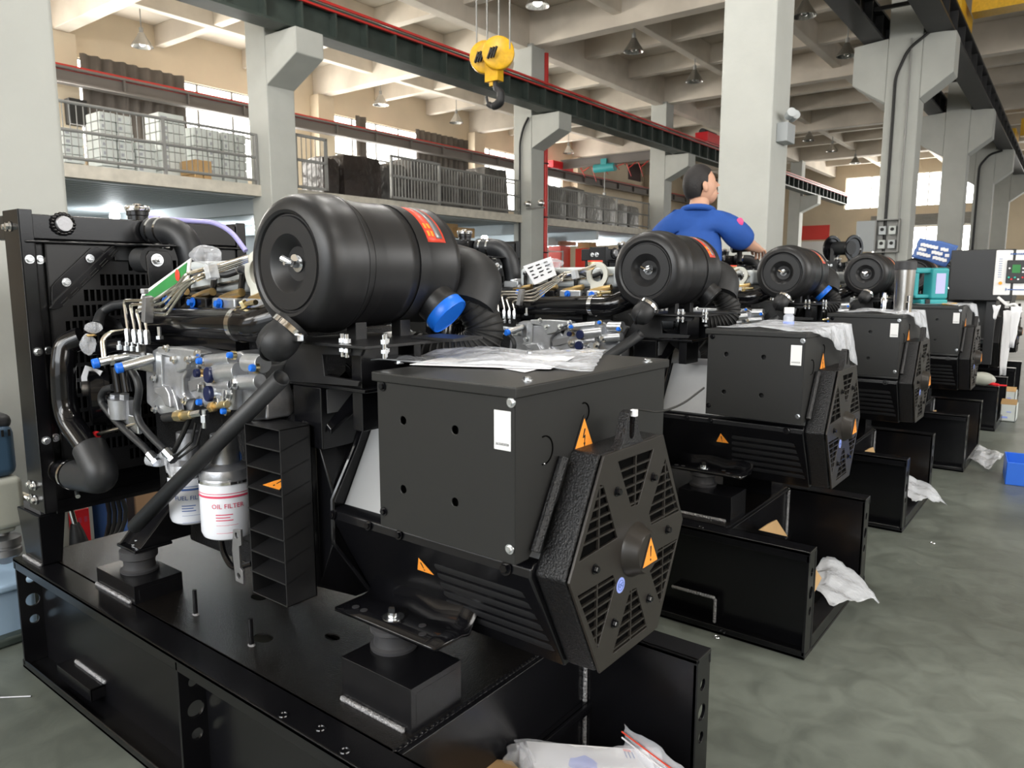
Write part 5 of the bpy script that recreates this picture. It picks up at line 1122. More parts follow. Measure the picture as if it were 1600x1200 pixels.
# small things standing on the boxes
def base(px, py, z=LZ+.004): return P(px, py, Z=z)
q = base(1232, 508); t = thing('glue_bottle', q, 'small clear bottle with blue base on the second terminal box', 'bottle')
obj('bottle_body', MB().lathe([(.016, 0), (.018, .004), (.018, .032), (.012, .04)], q, (0, 0, 1), 20), 'milky_film', t); obj('bottle_cap', MB().lathe([(.015, .04), (.017, .042), (.017, .062)], q, (0, 0, 1), 20), 'sticker_white', t); obj('blue_band', MB().lathe([(.0185, .002), (.0187, .003), (.0187, .012), (.0185, .013)], q, (0, 0, 1), 20), 'sticker_blue', t)
q = base(1410, 486); t = thing('tumbler', q, 'tall stainless steel tumbler with dark lid on the third terminal box', 'cup')
obj('tumbler_body', MB().lathe([(.038, 0), (.041, .004), (.047, .20), (.047, .205)], q, (0, 0, 1), 36), 'bare_plate', t).data.materials[0] = MATS['steel_lamp']
obj('tumbler_lid', MB().lathe([(.0475, .205), (.050, .207), (.050, .245), (.044, .250)], q, (0, 0, 1), 36), 'rubber_grey', t)
for i, (px, py, h, lb) in enumerate(((1380, 484, .09, 'shiny steel socket standing left of the tumbler'), (1419, 488, .08, 'shiny steel socket right in front of the tumbler'))):
    q = base(px, py); tag(obj('socket', MB().lathe([(.013, 0), (.013, h*.6), (.010, h*.65), (.010, h), (.006, h), (.006, h*.8)], q, (0, 0, 1), 16), 'chrome'), lb, 'socket')
# teal laser level
q = V((-.85, 5.45, LZ+.001)); t = thing('laser_level', q, 'teal rotary laser level with carry handle on the fourth terminal box', 'laser level')
k_ = .99
RL = Matrix.Rotation(math.radians(38), 3, 'Z')
def lb_(a, b): return (q+V(a)*k_, q+V(b)*k_)
def lbox(name, a, b, m, bv=.008):
    mb = MB().box(q+V(a)*k_, q+V(b)*k_, R=RL, c=q+V((0, 0, 0))); return obj(name, mb, m, t, bevel=bv)
lbox('level_base', (-.075, -.06, 0), (.10, .06, .035), 'teal', .012); lbox('level_body', (-.01, -.055, .035), (.10, .055, .235), 'teal', .014); lbox('front_screen', (.015, -.058, .07), (.075, -.054, .20), 'screen', .002)
lbox('carry_handle', (-.105, -.03, .20), (.0, .03, .235), 'teal', .01); lbox('handle_grip', (-.105, -.025, .05), (-.075, .025, .22), 'teal', .01); lbox('handle_foot', (-.10, -.03, .04), (0, .03, .065), 'teal', .008)
lbox('base_knob', (-.05, -.07, .005), (-.02, -.055, .035), 'ink', .004)
q = V((-.735, 5.50, LZ+.001)); tag(obj('notepad', MB().box(q-V((.03, .06, 0)), q+V((.04, .06, .010))), 'crane_yellow'), 'small yellow notepad right of the laser level', 'notepad')
# blue printed bag on the far cleaner
a_ = [P(1424, 402, Y=6.75), P(1478, 418, Y=6.6), P(1497, 384, Y=6.6), P(1437, 372, Y=6.75)]
bb_ = sheet('printed_bag', a_, 0, 10, .004, 5, 'bin_blue', 'blue printed plastic bag propped behind the laser level', 'bag', thick=.01); bb_.data.materials[0] = MATS['print_blue']
mb = MB()
rn = random.Random(3)
for i in range(9):
    u = .1+.09*i; c0 = a_[0].lerp(a_[1], u); c3 = a_[3].lerp(a_[2], u)
    for j in range(3):
        if rn.random() < .75: c = c0.lerp(c3, .25+.22*j)+V((.02, -.03, 0)); mb.box(c-V((.015, .004, .012)), c+V((.015, .004, .012)))
obj('bag_print', mb, 'sticker_white', bb_)
# control panel cabinet over the fifth set
Yc = 6.55
c0 = P(1487, 391, Y=Yc); c1 = P(1566, 466, Y=Yc)
t = thing('control_cabinet', V((c0.x, Yc, c1.z)), 'black control cabinet with white digital controller panel, far right', 'control panel')
obj('cabinet_body', MB().box((c0.x, Yc, c1.z-.02), (c1.x+.06, Yc+.35, c0.z)), 'satin_black', t, bevel=.006)
obj('cabinet_post', MB().box((c0.x+.1, Yc+.05, c1.z-.5), (c0.x+.16, Yc+.1, c1.z)).box((c1.x-.1, Yc+.05, c1.z-.5), (c1.x-.04, Yc+.1, c1.z)), 'satin_black', t)
p0 = P(1551, 461, Y=Yc-.02); u = (P(1604, 462, Y=Yc+.02)-p0); vv = V((0, 0, 1)); W_ = u.length; H_ = (P(1556, 391, Y=Yc-.02)-p0).z; un = u.normalized(); nn = un.cross(vv)
fp = obj('front_panel', MB().box(p0, p0+V((W_+.02, .01, H_)), R=Matrix.Rotation(math.atan2(u.y, u.x), 3, 'Z'), c=p0), 'sticker_white', t, bevel=.004)
def onp(a, b, off=.004): return p0+un*(a*W_)+vv*(b*H_)+nn*off
def prect(name, a0, b0, a1, b1, m, off=.003, th=.004, bv=.0): return obj(name, MB().prism([onp(a0, b0, off), onp(a1, b0, off), onp(a1, b1, off), onp(a0, b1, off)], nn*th), m, fp, bevel=bv)
prect('controller', .34, .27, .90, .78, 'rubber_grey', .002, .012, .006); prect('controller_display', .50, .50, .74, .68, 'green_card', .0145, .001)
for i, (a, b, m) in enumerate(((.42, .40, 'teal_paint'), (.50, .36, 'red_plastic'), (.60, .40, 'teal_paint'), (.70, .36, 'sticker_white'), (.82, .40, 'red_plastic'), (.82, .52, 'sticker_white'), (.82, .60, 'sticker_white'), (.42, .6, 'sticker_white'))):
    obj('controller_button', MB().cyl(onp(a, b, .014), onp(a, b, .018), W_*.03, n=12), m, fp)
obj('signal_lamp', MB().cyl(onp(.19, .27, .004), onp(.19, .27, .016), W_*.055, n=20), 'orange_lamp', fp)
mb = MB()
for i in range(12): mb.prism([onp(.42+.05*i, .90, .004), onp(.455+.05*i, .90, .004), onp(.455+.05*i, .935, .004), onp(.42+.05*i, .935, .004)], nn*.0005)
for i in range(9): mb.prism([onp(.10, .80-.05*i, .004), onp(.20, .80-.05*i, .004), onp(.20, .81-.05*i, .004), onp(.10, .81-.05*i, .004)], nn*.0005)
mb.prism([onp(.42, .12, .004), onp(.95, .12, .004), onp(.95, .14, .004), onp(.42, .14, .004)], nn*.0005).prism([onp(.36, .09, .004), onp(.40, .13, .004), onp(.36, .18, .004)], nn*.0005)
obj('panel_print', mb, 'print_blue', fp)
for i, (x0, y0, x1, y1, lb) in enumerate(((1568, 486, 1576, 588, 'long white document hanging below the control cabinet'), (1580, 480, 1590, 545, 'shorter white document hanging beside the longer one'), (1551, 478, 1562, 500, 'small framed sheet stuck under the cabinet'))):
    a = P(x0, y0, Y=6.35-.3*i); b = P(x1, y1, Y=6.35-.3*i)
    o = sheet('hanging_document', [V((a.x, 6.35-.3*i, a.z)), V((b.x, 6.35-.3*i, a.z)), V((b.x-.02, 6.35-.3*i, b.z)), V((a.x+.01, 6.35-.3*i, b.z))], 0, 6, .004, 20+i, 'paper', lb, 'document')
mb = MB()
mb.tube([P(1560, 465, Y=6.4), P(1575, 478, Y=6.3), P(1585, 474, Y=6.3), P(1596, 488, Y=6.3)], .010, 8, fillet=.05)
tag(obj('white_cable', mb, 'sticker_white'), 'white cable looped under the control cabinet', 'cable')
# floor things at right
def carton(px0, px1, py0, py1, depth, label, m='carton_white', z0=0., name='carton'):
    b = P((px0+px1)/2, py1, Z=z0); a0 = P(px0, py1, Y=b.y); a1 = P(px1, py1, Y=b.y); tp = P(px0, py0, Y=b.y)
    t = thing(name, V((b.x, b.y, z0)), label, 'carton'); x0, x1 = a0.x, a1.x; h = tp.z
    obj('carton_body', MB().box((x0, b.y, z0), (x0+.008, b.y+depth, h)).box((x1-.008, b.y, z0), (x1, b.y+depth, h)).box((x0, b.y, z0), (x1, b.y+.008, h)).box((x0, b.y+depth-.008, z0), (x1, b.y+depth, h)).box((x0, b.y, z0), (x1, b.y+depth, z0+.01)), m, t, bevel=.002)
    obj('carton_flap', MB().prism([V((x0, b.y, h)), V((x1, b.y, h)), V((x1, b.y+depth*.4, h+.03)), V((x0, b.y+depth*.4, h+.03))], (0, 0, .006)), 'cardboard', t)
    obj('carton_print', MB().box((x0+.05*(x1-x0), b.y-.002, z0+(h-z0)*.2), (x0+.5*(x1-x0), b.y-.0005, z0+(h-z0)*.3)).box((x0+.4*(x1-x0), b.y-.002, z0+(h-z0)*.55), (x0+.7*(x1-x0), b.y-.0005, z0+(h-z0)*.6)), 'sticker_blue', t)
    return x0, x1, b.y, h
x0, x1, yy, h = carton(1561, 1586, 631, 659, .2, 'white open carton on the floor right of the row')
carton(1564, 1585, 611, 636, .2, 'smaller white carton just behind the first one')
q = P(1560, 757, Z=0); t = thing('parts_bin', q, 'blue plastic parts bin on the floor at the right edge', 'bin')
A, B_, H2 = V((1, .12, 0)).normalized(), V((-.12, 1, 0)).normalized(), .115
bp = P(1570, 757, Z=0)
def binbox(a, b, z0, z1, nm, m='bin_blue', k=1.): obj(nm, MB().prism([bp+A*a[0]+B_*a[1]+V((0, 0, z0)), bp+A*b[0]+B_*a[1]+V((0, 0, z0)), bp+A*b[0]+B_*b[1]+V((0, 0, z0)), bp+A*a[0]+B_*b[1]+V((0, 0, z0))], (0, 0, z1-z0)), m, t, bevel=.003)
binbox((0, 0), (.42, .30), 0, .006, 'bin_floor')
for nm, a, b in (('bin_wall', (0, 0), (.42, .006)), ('bin_wall', (0, .294), (.42, .30)), ('bin_wall', (0, 0), (.006, .30)), ('bin_wall', (.414, 0), (.42, .30)), ('bin_rib', (.14, -.008), (.15, 0)), ('bin_rib', (.28, -.008), (.29, 0))): binbox(a, b, 0, .13, nm)
for k in range(5):
    c = bp+A*(.08+.07*k)+B_*(.14+.03*(k % 2))+V((0, 0, .035)); 
    o = tag(obj('packed_part', crumple(c, .045, .05, .035, 40+k, 14, 8, .25), ('cardboard', 'milky_film', 'carton_dark', 'cardboard', 'milky_film')[k]), ('brown packet at the left end of the blue bin', 'clear film packet, second in the blue bin', 'dark brown packet in the middle of the blue bin', 'brown packet, fourth in the blue bin', 'clear film packet at the right end of the blue bin')[k], 'packet', 'packets in the blue bin')
sheet('plastic_bag', [P(1510, 716, Z=.01), P(1545, 736, Z=.01), P(1570, 712, Z=.01), P(1530, 700, Z=.01)], 0, 12, .012, 9, 'milky_film', 'clear plastic bag lying on the floor left of the blue bin', 'bag')
c = P(1590, 752, Z=0)
q = P(1535, 578, Y=6.63); tag(obj('canvas_pouch', crumple(V((q.x, 6.63, .345+.048)), .09, .05, .05, 50, 18, 10, .15), 'machine_beige'), 'beige canvas pouch between the far sets', 'pouch')
for i, (px, py, lb) in enumerate(((1551, 571, 'red tool handle beside the beige pouch'), (1545, 596, 'red pliers lying on the fifth base frame'))):
    q = P(px, py, Y=6.62); q.z = .357; tag(obj('hand_tool', MB().tube([q+V((-.05, 0, 0)), q+V((0, .01, .006)), q+V((.05, 0, -.004))], .011, 10).tube([q+V((.05, 0, -.004)), q+V((.10, .01, -.004))], .006, 8), 'red_plastic'), lb, 'tool')
# cartons and bags in the open bays of the base frames
def bay(dx, dy, lbs, s=0):
    zf = .058
    t = thing('parts_carton', V((-.78+dx, 1.05+dy, zf)), lbs[0], 'carton')
    o = V((-.765+dx, 1.02+dy, zf)); R_ = Matrix.Rotation(math.radians(18+8*s), 3, 'Z')
    obj('carton_body', MB().box(o+V((-.05, -.12, -.04)), o+V((.09, .14, .07)), R=R_, c=o), 'cardboard', t, bevel=.003)
    sh = V((dx, dy-1.475, 0))
    for tri, X_ in ((((1185, 828), (1200, 818), (1212, 812), (1229, 838)), -.82), (((1262, 884), (1268, 881), (1282, 903), (1268, 930), (1262, 930)), -.635)):
        obj('carton_flap', MB().prism([P(a, b, X=X_)+sh for a, b in tri], (.004, 0, 0)), 'cardboard', t)
    c = V((-.61+dx, 1.14+dy, .085))
    if lbs[1]:
        sheet('plastic_bag', [c+V((-.10, -.12, .04)), c+V((.02, -.15, .0)), c+V((.12, .08, -.0)), c+V((-.08, .14, .05))], 0, 14, .012, 60+s, 'milky_film', lbs[1], 'bag', lambda p: V((p.x, p.y, p.z-max(0, p.x-(-.585+dx))*.55)))
bay(0, 1.475, ('brown carton in the open bay of the second base frame', 'clear plastic bag hanging out of the second base frame'), 0)
bay(0, 2.92, ('brown carton in the open bay of the third base frame', 'clear plastic bag hanging out of the third base frame'), 1)
bay(.07, 4.33, ('brown carton in the open bay of the fourth base frame', None), 2)
# first set's bay: brown carton, manual in a bag, zip bag
z0 = .155
t = thing('parts_carton', P(720, 1190, Z=.12), 'opened brown carton at the bottom edge, inside the nearest frame', 'carton')
pts = [P(x, y, Z=.17) for x, y in ((664, 1200), (702, 1160), (738, 1168), (748, 1186), (800, 1192), (860, 1260), (640, 1260))]
obj('carton_flap', MB().prism(pts, (0, 0, .004)), 'cardboard', t)
ctr = sum(pts, V((0, 0, 0)))/len(pts)
obj('carton_body', MB().prism([ctr+(p-ctr)*.93-V((0, 0, .005)) for p in pts], (0, 0, -.14)), 'cardboard', t)
mb_ = [P(x, y, Z=.165) for x, y in ((822, 1166), (1010, 1180), (1060, 1290), (860, 1290))]
mn = tag(obj('instruction_manual', MB().prism(mb_, (0, 0, .012)), 'paper'), 'white instruction manual with a blue engine picture, bottom edge', 'manual')
def onm(u, v): return mb_[0].lerp(mb_[1], u).lerp(mb_[3].lerp(mb_[2], u), v)+V((0, 0, .0126))
rn = random.Random(8); mb = MB()
cen = onm(.42, .30)
mb.prism([cen+V(((.034+rn.uniform(-.008, .008))*math.cos(i*PI/9), (.026+rn.uniform(-.007, .007))*math.sin(i*PI/9), 0)) for i in range(18)], (0, 0, .0006))
obj('engine_picture', mb, 'sticker_blue', mn)
mb = MB()
for i in range(3): mb.prism([onm(.80+.03*i, .06+.10*j) for j in (0, 1)]+[onm(.81+.03*i, .16), onm(.81+.03*i, .06)], (0, 0, .0005))
obj('manual_print', mb, 'print_blue', mn)
obj('red_mark', MB().prism([onm(.80, .02), onm(.86, .03), onm(.86, .06), onm(.80, .05)], (0, 0, .0006)), 'red_label', mn)
sheet('document_bag', [P(x, y, Z=.185) for x, y in ((805, 1160), (1030, 1176), (1075, 1290), (840, 1290))], 0, 14, .005, 31, 'clear_film', 'clear bag around the instruction manual', 'bag')
tag(obj('plastic_bag', crumple(P(812, 1190, Z=.17), .032, .028, .035, 33, 20, 12, .35), 'clear_film', sharp=20), 'small crumpled clear bag left of the manual', 'bag')
zb = [P(975, 1134, Y=1.30), P(1075, 1205, Y=1.20), P(1040, 1290, Y=1.15), P(977, 1200, Y=1.28)]
zg = sheet('zip_bag', zb, 0, 10, .005, 35, 'clear_film', 'clear zip bag with red seal line standing at the frame side', 'bag')
dz = (zb[3]-zb[0]).normalized()
obj('red_seal', MB().tube([zb[0].lerp(zb[3], .12)+V((0, -.01, .003)), zb[1].lerp(zb[2], .10)+V((0, -.01, .003))], .0016, 6), 'red_label', zg)
obj('white_seal', MB().tube([zb[0].lerp(zb[3], .26)+V((0, -.01, .003)), zb[1].lerp(zb[2], .2)+V((0, -.01, .003))], .0018, 6), 'paper', zg)
# green card on the first set, white card on the second
g = [P(x, y, Y=.905) for x, y in ((212, 492), (222, 458), (298, 403), (294, 437))]
gc = tag(obj('tag_card', MB().prism([g[0], g[1], g[2], g[3]], (0, .003, 0)), 'sticker_white'), 'green card with white edge slanting over the injection pipes', 'card')
gi = [P(x, y, Y=.9035) for x, y in ((221, 478), (226, 461), (292, 410), (289, 434))]
obj('green_face', MB().prism(gi, (0, .001, 0)), 'green_card', gc); q = P(277, 430, Y=.902); obj('red_stamp', MB().ell(q, .011, .001, .014, 14, 8), 'red_label', gc)
g = [P(x, y, Y=2.44) for x, y in ((817, 416), (860, 401), (869, 430), (835, 445))]
gc = tag(obj('inspection_card', MB().prism(g, (0, .003, 0)), 'paper'), 'white printed card standing over the second set pipes', 'card')
mb = MB()
def onc(u, v): return g[0].lerp(g[1], u).lerp(g[3].lerp(g[2], u), v)+V((0, -.001, 0))
for i in range(3):
    for j in range(4): mb.prism([onc(.12+.3*i, .15+.18*j), onc(.12+.3*i+.2*rn.random()+.04, .15+.18*j), onc(.12+.3*i+.15, .22+.18*j), onc(.12+.3*i, .22+.18*j)], (0, -.0005, 0))
obj('card_print', mb, 'ink', gc)
# debris
def debris(px, py, label, kind, name):
    q = P(px, py, Z=0)
    m_ = MB().tube([q+V((-.03, -.02, .003)), q+V((.03, .035, .003))], .0028, 8) if kind == 'rod' else MB().torus(q+V((0, 0, .002)), (0, 0, 1), .009, .002, 18, 6)
    tag(obj(name, m_, 'bare_plate' if kind == 'rod' else 'zinc'), label, 'scrap')
debris(20, 1092, 'thin metal rod lying on the floor at lower left', 'rod', 'metal_rod'); debris(1120, 996, 'small washer on the floor below the second base frame', 'ring', 'washer'); debris(1457, 849, 'small bright washer on the floor at right', 'ring', 'washer')
# hose reel far behind
q = P(1316, 388, Y=9.5); t = thing('hose_reel', V((q.x, 9.5, 0)), 'black round hose reel above the third air cleaner', 'reel')
for s_ in (-.12, .12): obj('reel_disc', MB().lathe([(.03, 0), (.15, .0), (.155, .01), (.15, .02), (.12, .02), (.11, .008)], V((q.x+s_, 9.5, q.z)), (1, -.5, 0), 28), 'gloss_black', t)
obj('reel_stand', MB().box((q.x-.12, 9.45, .0), (q.x-.08, 9.55, q.z)).box((q.x+.08, 9.45, 0), (q.x+.12, 9.55, q.z)).box((q.x-.2, 9.3, .5), (q.x+.2, 9.7, q.z-.25)), 'satin_black', t)
obj('reel_drum', MB().cyl(V((q.x-.12, 9.55, q.z)), V((q.x+.12, 9.43, q.z)), .08, n=20), 'hose_rubber', t)
# ================================================================== DRILL PRESS AND CLUTTER AT THE LEFT EDGE
dx_ = -2.74; dy_ = P(36, 740, X=dx_+.11).y-.08
def pz(py): return P(15, py, X=dx_).z
t = thing('drill_press', (dx_, dy_, 0), 'bench drill press with blue motor and beige gearbox at the left edge', 'drill press')
def rbx(name, x0, x1, y0, y1, z0, z1, m, bv=.015): return obj(name, MB().box((dx_+x0, dy_+y0, z0), (dx_+x1, dy_+y1, z1)), m, t, bevel=bv, seg=3)
rbx('motor_housing', -.13, .10, -.16, .075, pz(735), pz(655), 'machine_blue', .03); mc = rbx('motor_cap', -.12, .09, -.15, .073, pz(662), pz(640), 'rubber_grey', .02)
mb = MB()
for k in range(5): mb.box((dx_+.10-.0, dy_-.02+.018*k, pz(672)), (dx_+.1025, dy_-.013+.018*k, pz(662)))
obj('vent_slots', mb, 'ink', t)
rbx('gearbox', -.12, .11, -.15, .080, pz(812), pz(735), 'machine_beige', .02); rbx('spindle_block', -.08, .08, -.12, .06, pz(822), pz(808), 'machine_beige', .015)
obj('chuck', MB().lathe([(.018, 0), (.03, .012), (.047, .03), (.047, .05), (.042, .053), (.042, .060), (.047, .063), (.047, .085), (.018, .095), (.018, .12)], (dx_+.03, dy_+.035, pz(868)-.01), (0, 0, 1), 32), 'bare_plate', t)
obj('feed_handle', MB().cyl((dx_+.06, dy_+.06, pz(760)), (dx_+.13, dy_+.11, pz(778)), .012, n=12), 'steel_pipe', t); obj('handle_ball', MB().ell((dx_+.14, dy_+.115, pz(778)), .028, n=20, k=12), 'ink', t)
rbx('work_table', -.20, .12, -.25, .10, pz(905), pz(893), 'machine_lightblue', .01); rbx('column', -.16, -.10, -.2, -.14, 0, pz(735), 'bare_plate', .02); rbx('machine_stand', -.22, .10, -.28, .09, 0, pz(905), 'machine_lightblue', .02)
rbx('floor_foot', -.26, .14, -.30, .12, 0, .03, 'green_girder', .01)
# a second machine seen under the radiator: red plate, lever with black knob, coiled cable
X2 = -2.86
def p2(x, y, X=X2): return P(x, y, X=X)
a0 = p2(104, 745); b0 = p2(146, 900)
t = thing('tapping_machine', (X2, (a0.y+b0.y)/2, 0), 'beige machine with a red plate seen under the nearest radiator', 'machine')
obj('machine_body', MB().box((X2-.22, a0.y-.05, 0), (X2, b0.y+.01, a0.z)), 'machine_beige', t, bevel=.02)
a1 = p2(106, 800); b1 = p2(144, 868); rp = obj('red_plate', MB().box((X2, a1.y, b1.z), (X2+.006, b1.y, a1.z)), 'red_plastic', t, bevel=.003)
mb = MB(); c = p2(126, 812)
for k in range(3): mb.box((X2+.0062, c.y-.03+.02*k, c.z-.01), (X2+.007, c.y-.02+.02*k, c.z+.01))
obj('plate_marks', mb, 'print_red', rp)
h0 = p2(88, 772, X2+.08); h1 = p2(104, 770, X2+.10); obj('lever_hub', MB().cyl(h0, h1, .028, n=20).cyl(h1, h1+V((.02, .0, 0)), .032, n=20), 'machine_beige', t)
l0 = p2(104, 772, X2+.12); l1 = p2(117, 818, X2+.12); l2 = p2(124, 852, X2+.12)
obj('lever_rod', MB().cyl(l0, l1, .009, n=12), 'steel_pipe', t); obj('lever_knob', MB().lathe([(.014, 0), (.022, .03), (.034, .09), (.030, .115), (.01, .12)], l1, l2-l1, 24), 'ink', t)
t = thing('coiled_cable', p2(130, 900), 'black coiled cable hanging beside the red plate', 'cable')
for k in range(4):
    cc = p2(112+k*4, 815, X2+.05+.01*k); pts = [cc+V((0, .13*math.cos(a_)*(1+.08*k), .17*math.sin(a_)*(1-.05*k))) for a_ in [i*2*PI/24 for i in range(25)]]
    obj('cable_loop', MB().tube(pts, .0085, 8), 'cable', t)
a0 = p2(150, 735, -3.0); b0 = p2(208, 870, -3.0)
tag(obj('blue_sack', MB().box((-3.3, a0.y, 0), (-3.0, b0.y, a0.z)), 'print_blue', bevel=.03, seg=3), 'blue grey sack behind the lower radiator hose', 'sack')
tp_ = sheet('blue_tarp', [V((-2.99, a0.y-.02, a0.z+.01)), V((-2.99, b0.y, a0.z+.02)), V((-2.97, b0.y, a0.z-.09)), V((-2.96, a0.y, a0.z-.12))], 0, 8, .01, 71, 'bin_blue', 'bright blue tarp edge on top of the sack', 'tarp')
a0 = p2(206, 730, -3.1); b0 = p2(244, 840, -3.1)
tag(obj('carton', MB().box((-3.4, a0.y, 0), (-3.1, b0.y+.1, a0.z)), 'carton_dark', bevel=.01), 'dark brown carton seen beside the fuel filter', 'carton')
# ================================================================== THE WORKER
def skin(name, pts, edges, rad, m, parent, sub=2, root=0):
    org, _ = ORG[root_of(parent).name]
    me = bpy.data.meshes.new(name); me.from_pydata([V(p) for p in pts], edges, []); me.update(); me.materials.append(MATS[m])
    o = bpy.data.objects.new(name, me); COL.objects.link(o); o.parent = parent
    md = o.modifiers.new('skin', 'SKIN'); md.use_smooth_shade = True; md.branch_smoothing = .6
    for i, v in enumerate(me.skin_vertices[0].data): r = rad[i]; v.radius = r if isinstance(r, tuple) else (r, r); v.use_root = (i == root)
    s_ = o.modifiers.new('sub', 'SUBSURF'); s_.levels = sub; s_.render_levels = sub; return o
WL = V((-2.115, 4.68, 0)); KM = 1.10
man = bpy.data.objects.new('person', None); COL.objects.link(man); man.location = WL; ORG['person'] = (V((0, 0, 0)), False)
man.rotation_euler.z = math.radians(14)
tag(man, 'person in a blue short-sleeved work shirt seen from behind, bending over a set', 'person')
k = KM
def L(*p): return V(p)*k
# body: trunk, neck, arms, legs in one surface
bp_ = [L(0, 0, .92), L(0, .01, 1.08), L(0, .05, 1.24), L(0, .05, 1.36), L(0, .05, 1.45), L(0, .07, 1.52),
       L(.17, .05, 1.385), L(.285, .14, 1.25), L(.315, .36, 1.235), L(-.17, .05, 1.385), L(-.27, .13, 1.17), L(-.15, .36, 1.18),
       L(.09, 0, .86), L(.10, .02, .48), L(.10, -.01, .10), L(.10, .10, .035), L(-.09, 0, .86), L(-.10, .04, .48), L(-.10, 0, .10), L(-.10, .12, .035), L(.318, .42, 1.23), L(-.13, .42, 1.18)]
be_ = [(0,1),(1,2),(2,3),(3,4),(4,5),(3,6),(6,7),(7,8),(3,9),(9,10),(10,11),(0,12),(12,13),(13,14),(14,15),(0,16),(16,17),(17,18),(18,19),(8,20),(11,21)]
br_ = [(.14*k,.10*k),(.11*k,.08*k),(.12*k,.08*k),(.09*k,.06*k),.056*k,.055*k,.045*k,.043*k,.030*k,.045*k,.043*k,.030*k,.085*k,.058*k,.042*k,.035*k,.085*k,.058*k,.042*k,.035*k,.030*k,.030*k]
body = skin('body', bp_, be_, br_, 'skin', man)
sp_ = [L(0, .0, .86), L(0, .0, 1.0), L(0, .03, 1.16), L(0, .045, 1.30), L(0, .04, 1.39), L(0, .05, 1.435), L(.175, .045, 1.395), L(.225, .08, 1.31), L(.293, .155, 1.245), L(-.175, .045, 1.39), L(-.235, .09, 1.29), L(-.272, .15, 1.20)]
se_ = [(0,1),(1,2),(2,3),(3,4),(4,5),(4,6),(6,7),(7,8),(4,9),(9,10),(10,11)]
sr_ = [(.165*k,.125*k),(.155*k,.12*k),(.17*k,.125*k),(.168*k,.12*k),(.13*k,.10*k),(.072*k,.07*k),.095*k,.096*k,.080*k,.095*k,.096*k,.080*k]
shirt = skin('work_shirt', sp_, se_, sr_, 'shirt_blue', man, root=2)
tr_ = skin('trousers', [L(0, 0, .95), L(0, 0, .88), L(.09, 0, .82), L(.10, .02, .48), L(.10, -.01, .09), L(-.09, 0, .82), L(-.10, .04, .48), L(-.10, 0, .09)], [(0,1),(1,2),(2,3),(3,4),(1,5),(5,6),(6,7)], [(.165*k,.12*k),(.165*k,.125*k),.10*k,.075*k,.062*k,.10*k,.075*k,.062*k], 'trouser_navy', man)
def mobj(name, mb, m, par=man, **kw): return obj(name, mb, m, par, **kw)
for s_ in (-1, 1): mobj('shoe', MB().loft([[L(s_*.10+a*.05, y+b, z) for a, b in ((-1, 0), (1, 0))]+[L(s_*.10+a*.045, y+b, z+h) for a, b, h in ((1, 0, .06), (-1, 0, .06))] for y, z in ((-.09, 0), (0, 0), (.12, 0), (.18, 0))]), 'shoe', bevel=.015)
# head turned to the right
HR = Euler((math.radians(12), 0, math.radians(-58))).to_matrix(); hcn = L(.005, .075, 1.60)
def H(*p): return hcn+HR @ (V(p)*k)
hd = MB().ell(hcn, .078*k, .097*k, .118*k, 28, 20, R=HR)
hd.ell(H(0, .035, -.055), .056*k, .060*k, .062*k, 20, 12, R=HR)
hd.loft([[H(-.006, .093, .02), H(.006, .093, .02), H(.005, .085, .03), H(-.005, .085, .03)], [H(-.014, .118, -.022), H(.014, .118, -.022), H(.01, .09, -.03), H(-.01, .09, -.03)]])
for s_ in (-1, 1): hd.ell(H(s_*.078, -.002, -.012), .012*k, .020*k, .034*k, 14, 10, R=HR @ Euler((0, 0, s_*.3)).to_matrix())
hd.cyl(H(0, -.01, -.06), L(0, .045, 1.44), .055*k, .060*k, 20)
head = mobj('head', hd, 'skin', sharp=70)
for s_ in (-1, 1): mobj('eye', MB().ell(H(s_*.03, .088, .012), .013*k, .008*k, .008*k, 12, 8, R=HR), 'ink', head)
mobj('mouth', MB().ell(H(0, .094, -.065), .022*k, .006*k, .005*k, 12, 6, R=HR), 'red_label', head)
# hair: cap cut off below the hairline
hb_ = MB(); nA, nB = 32, 14; rings = []
for i in range(nB+1):
    ring = []
    for j in range(nA):
        a_ = 2*PI*j/nA; fr = math.sin(a_)             # +1 = face side
        low = -.35 if fr > .35 else (-.35+(.35-fr)*1.15 if False else 0)
        zmin = .35+.25*max(0, fr) if fr > .25 else (.05 if fr > -.25 else -.52)
        zt = 1-(1-zmin)*i/nB; q_ = math.sqrt(max(0, 1-zt*zt)); g_ = 1.075
        ring.append(H(.078*g_*q_*math.cos(a_), -.004+.097*g_*q_*math.sin(a_), .004+.118*g_*zt))
    rings.append(ring)
hair = mobj('hair', hb_.loft(rings[::-1], caps=True), 'hair', head, sharp=70)
mobj('collar', MB().tube([L(.085*math.cos(a_)*1.05, .045+.085*math.sin(a_), 1.45+.018*math.sin(a_+PI)) for a_ in [i*2*PI/20 for i in range(21)]], .018*k, 10), 'shirt_blue')
pr_ = MB(); 
for i in range(2):
    for j in range(7): pr_.box(L(-.085+.024*j, -.088-.004*i, 1.205-.022*i), L(-.066+.024*j, -.082, 1.220-.022*i))
sp = MB().box(L(-.09, -.090, 1.175), L(.085, -.085, 1.225))
mobj('back_print', sp, 'shirt_print', shirt)
mobj('sleeve_patch', MB().ell(L(.248, .032, 1.375), .022*k, .012*k, .026*k, 14, 8), 'pink_patch', shirt)
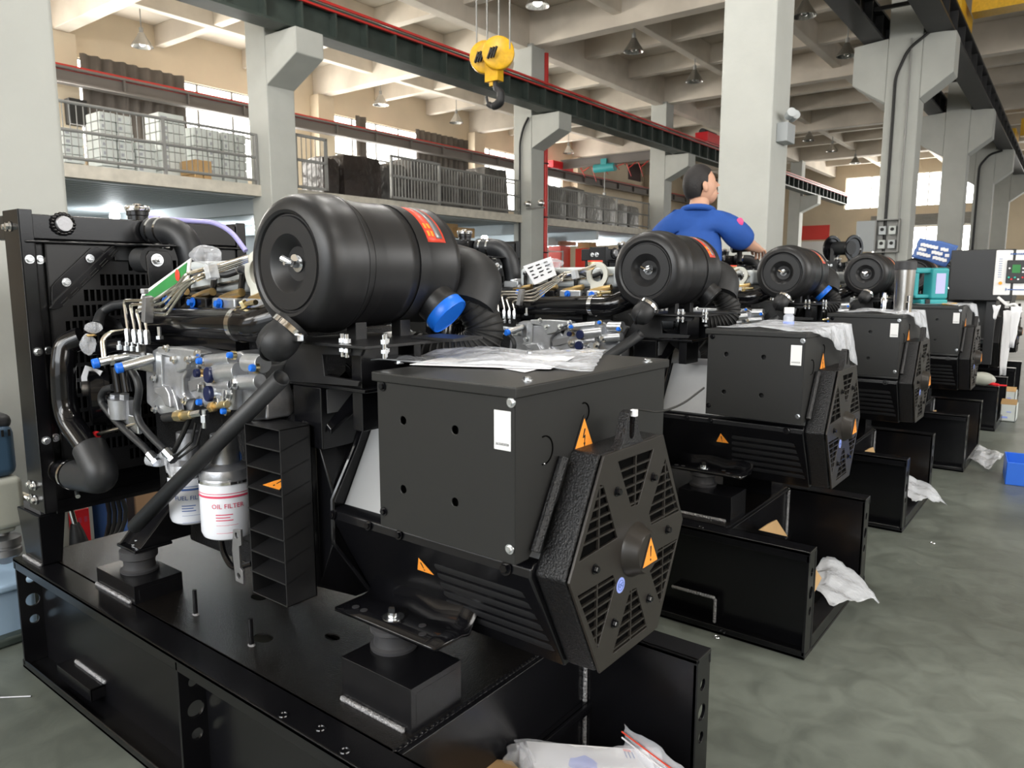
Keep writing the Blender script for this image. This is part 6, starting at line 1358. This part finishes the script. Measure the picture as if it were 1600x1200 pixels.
# hands: palm with five bent fingers each
def hand(wr, di, upv, mir):
    di = V(di).normalized(); sd = di.cross(V(upv)).normalized()*mir; un = sd.cross(di).normalized()*mir
    pts = [V(wr), V(wr)+di*.05*k, V(wr)+di*.085*k]; rad = [.026*k, (.032*k, .020*k), (.034*k, .017*k)]; ed = [(0, 1), (1, 2)]
    h_ = skin('hand', pts, ed, rad, 'skin', man, 2)
    for f_, (o_, l_) in enumerate(((-.030, .068), (-.010, .076), (.011, .072), (.030, .058))):
        b = V(wr)+di*.080*k+sd*o_*k; skin('finger', [b, b+di*l_*.45*k-un*.010*k, b+di*l_*.7*k-un*.035*k, b+di*l_*.6*k-un*.058*k], [(0, 1), (1, 2), (2, 3)], [.0098*k, .009*k, .0085*k, .0075*k], 'skin', h_, 1)
    b = V(wr)+di*.030*k-sd*.028*k; skin('thumb', [b, b+di*.025*k-sd*.018*k-un*.010*k, b+di*.05*k-sd*.012*k-un*.03*k], [(0, 1), (1, 2)], [.013*k, .0105*k, .0085*k], 'skin', h_, 1)
hand(L(.318, .42, 1.23), (.05, 1, -.05), (0, 0, 1), 1); hand(L(-.13, .42, 1.18), (.15, 1, -.05), (0, 0, 1), -1)
# red cordless tool in the right hand, and a rag-like harness on the engine
tw = WL+Matrix.Rotation(math.radians(14), 3, 'Z') @ (L(.318, .50, 1.20)); q = P(1178, 384, Y=tw.y); dt_ = V((.78, .55, .1)).normalized()
t = thing('power_tool', tw, 'red and black cordless tool held by the worker', 'power tool')
obj('tool_body', MB().lathe([(.030, 0), (.036, .01), (.036, .13), (.026, .17)], q-dt_*.16, dt_, 24), 'ink', t); obj('tool_ring', MB().lathe([(.037, 0), (.038, .004), (.038, .05), (.034, .058)], q-dt_*.05, dt_, 24), 'red_label', t)
obj('tool_nose', MB().lathe([(.033, 0), (.030, .01), (.02, .012)], q+dt_*.005, dt_, 20), 'bare_plate', t); obj('tool_grip', MB().cyl(q-dt_*.10, q-dt_*.10-V((0, 0, .10)), .018, .02, 16), 'ink', t)

# ------------------------------------------------------------------ survey units to metres
for o in list(SC.objects):
    if o.parent is None and o.type in ('MESH', 'EMPTY'):
        o.location = o.location*S; o.scale = (S, S, S)
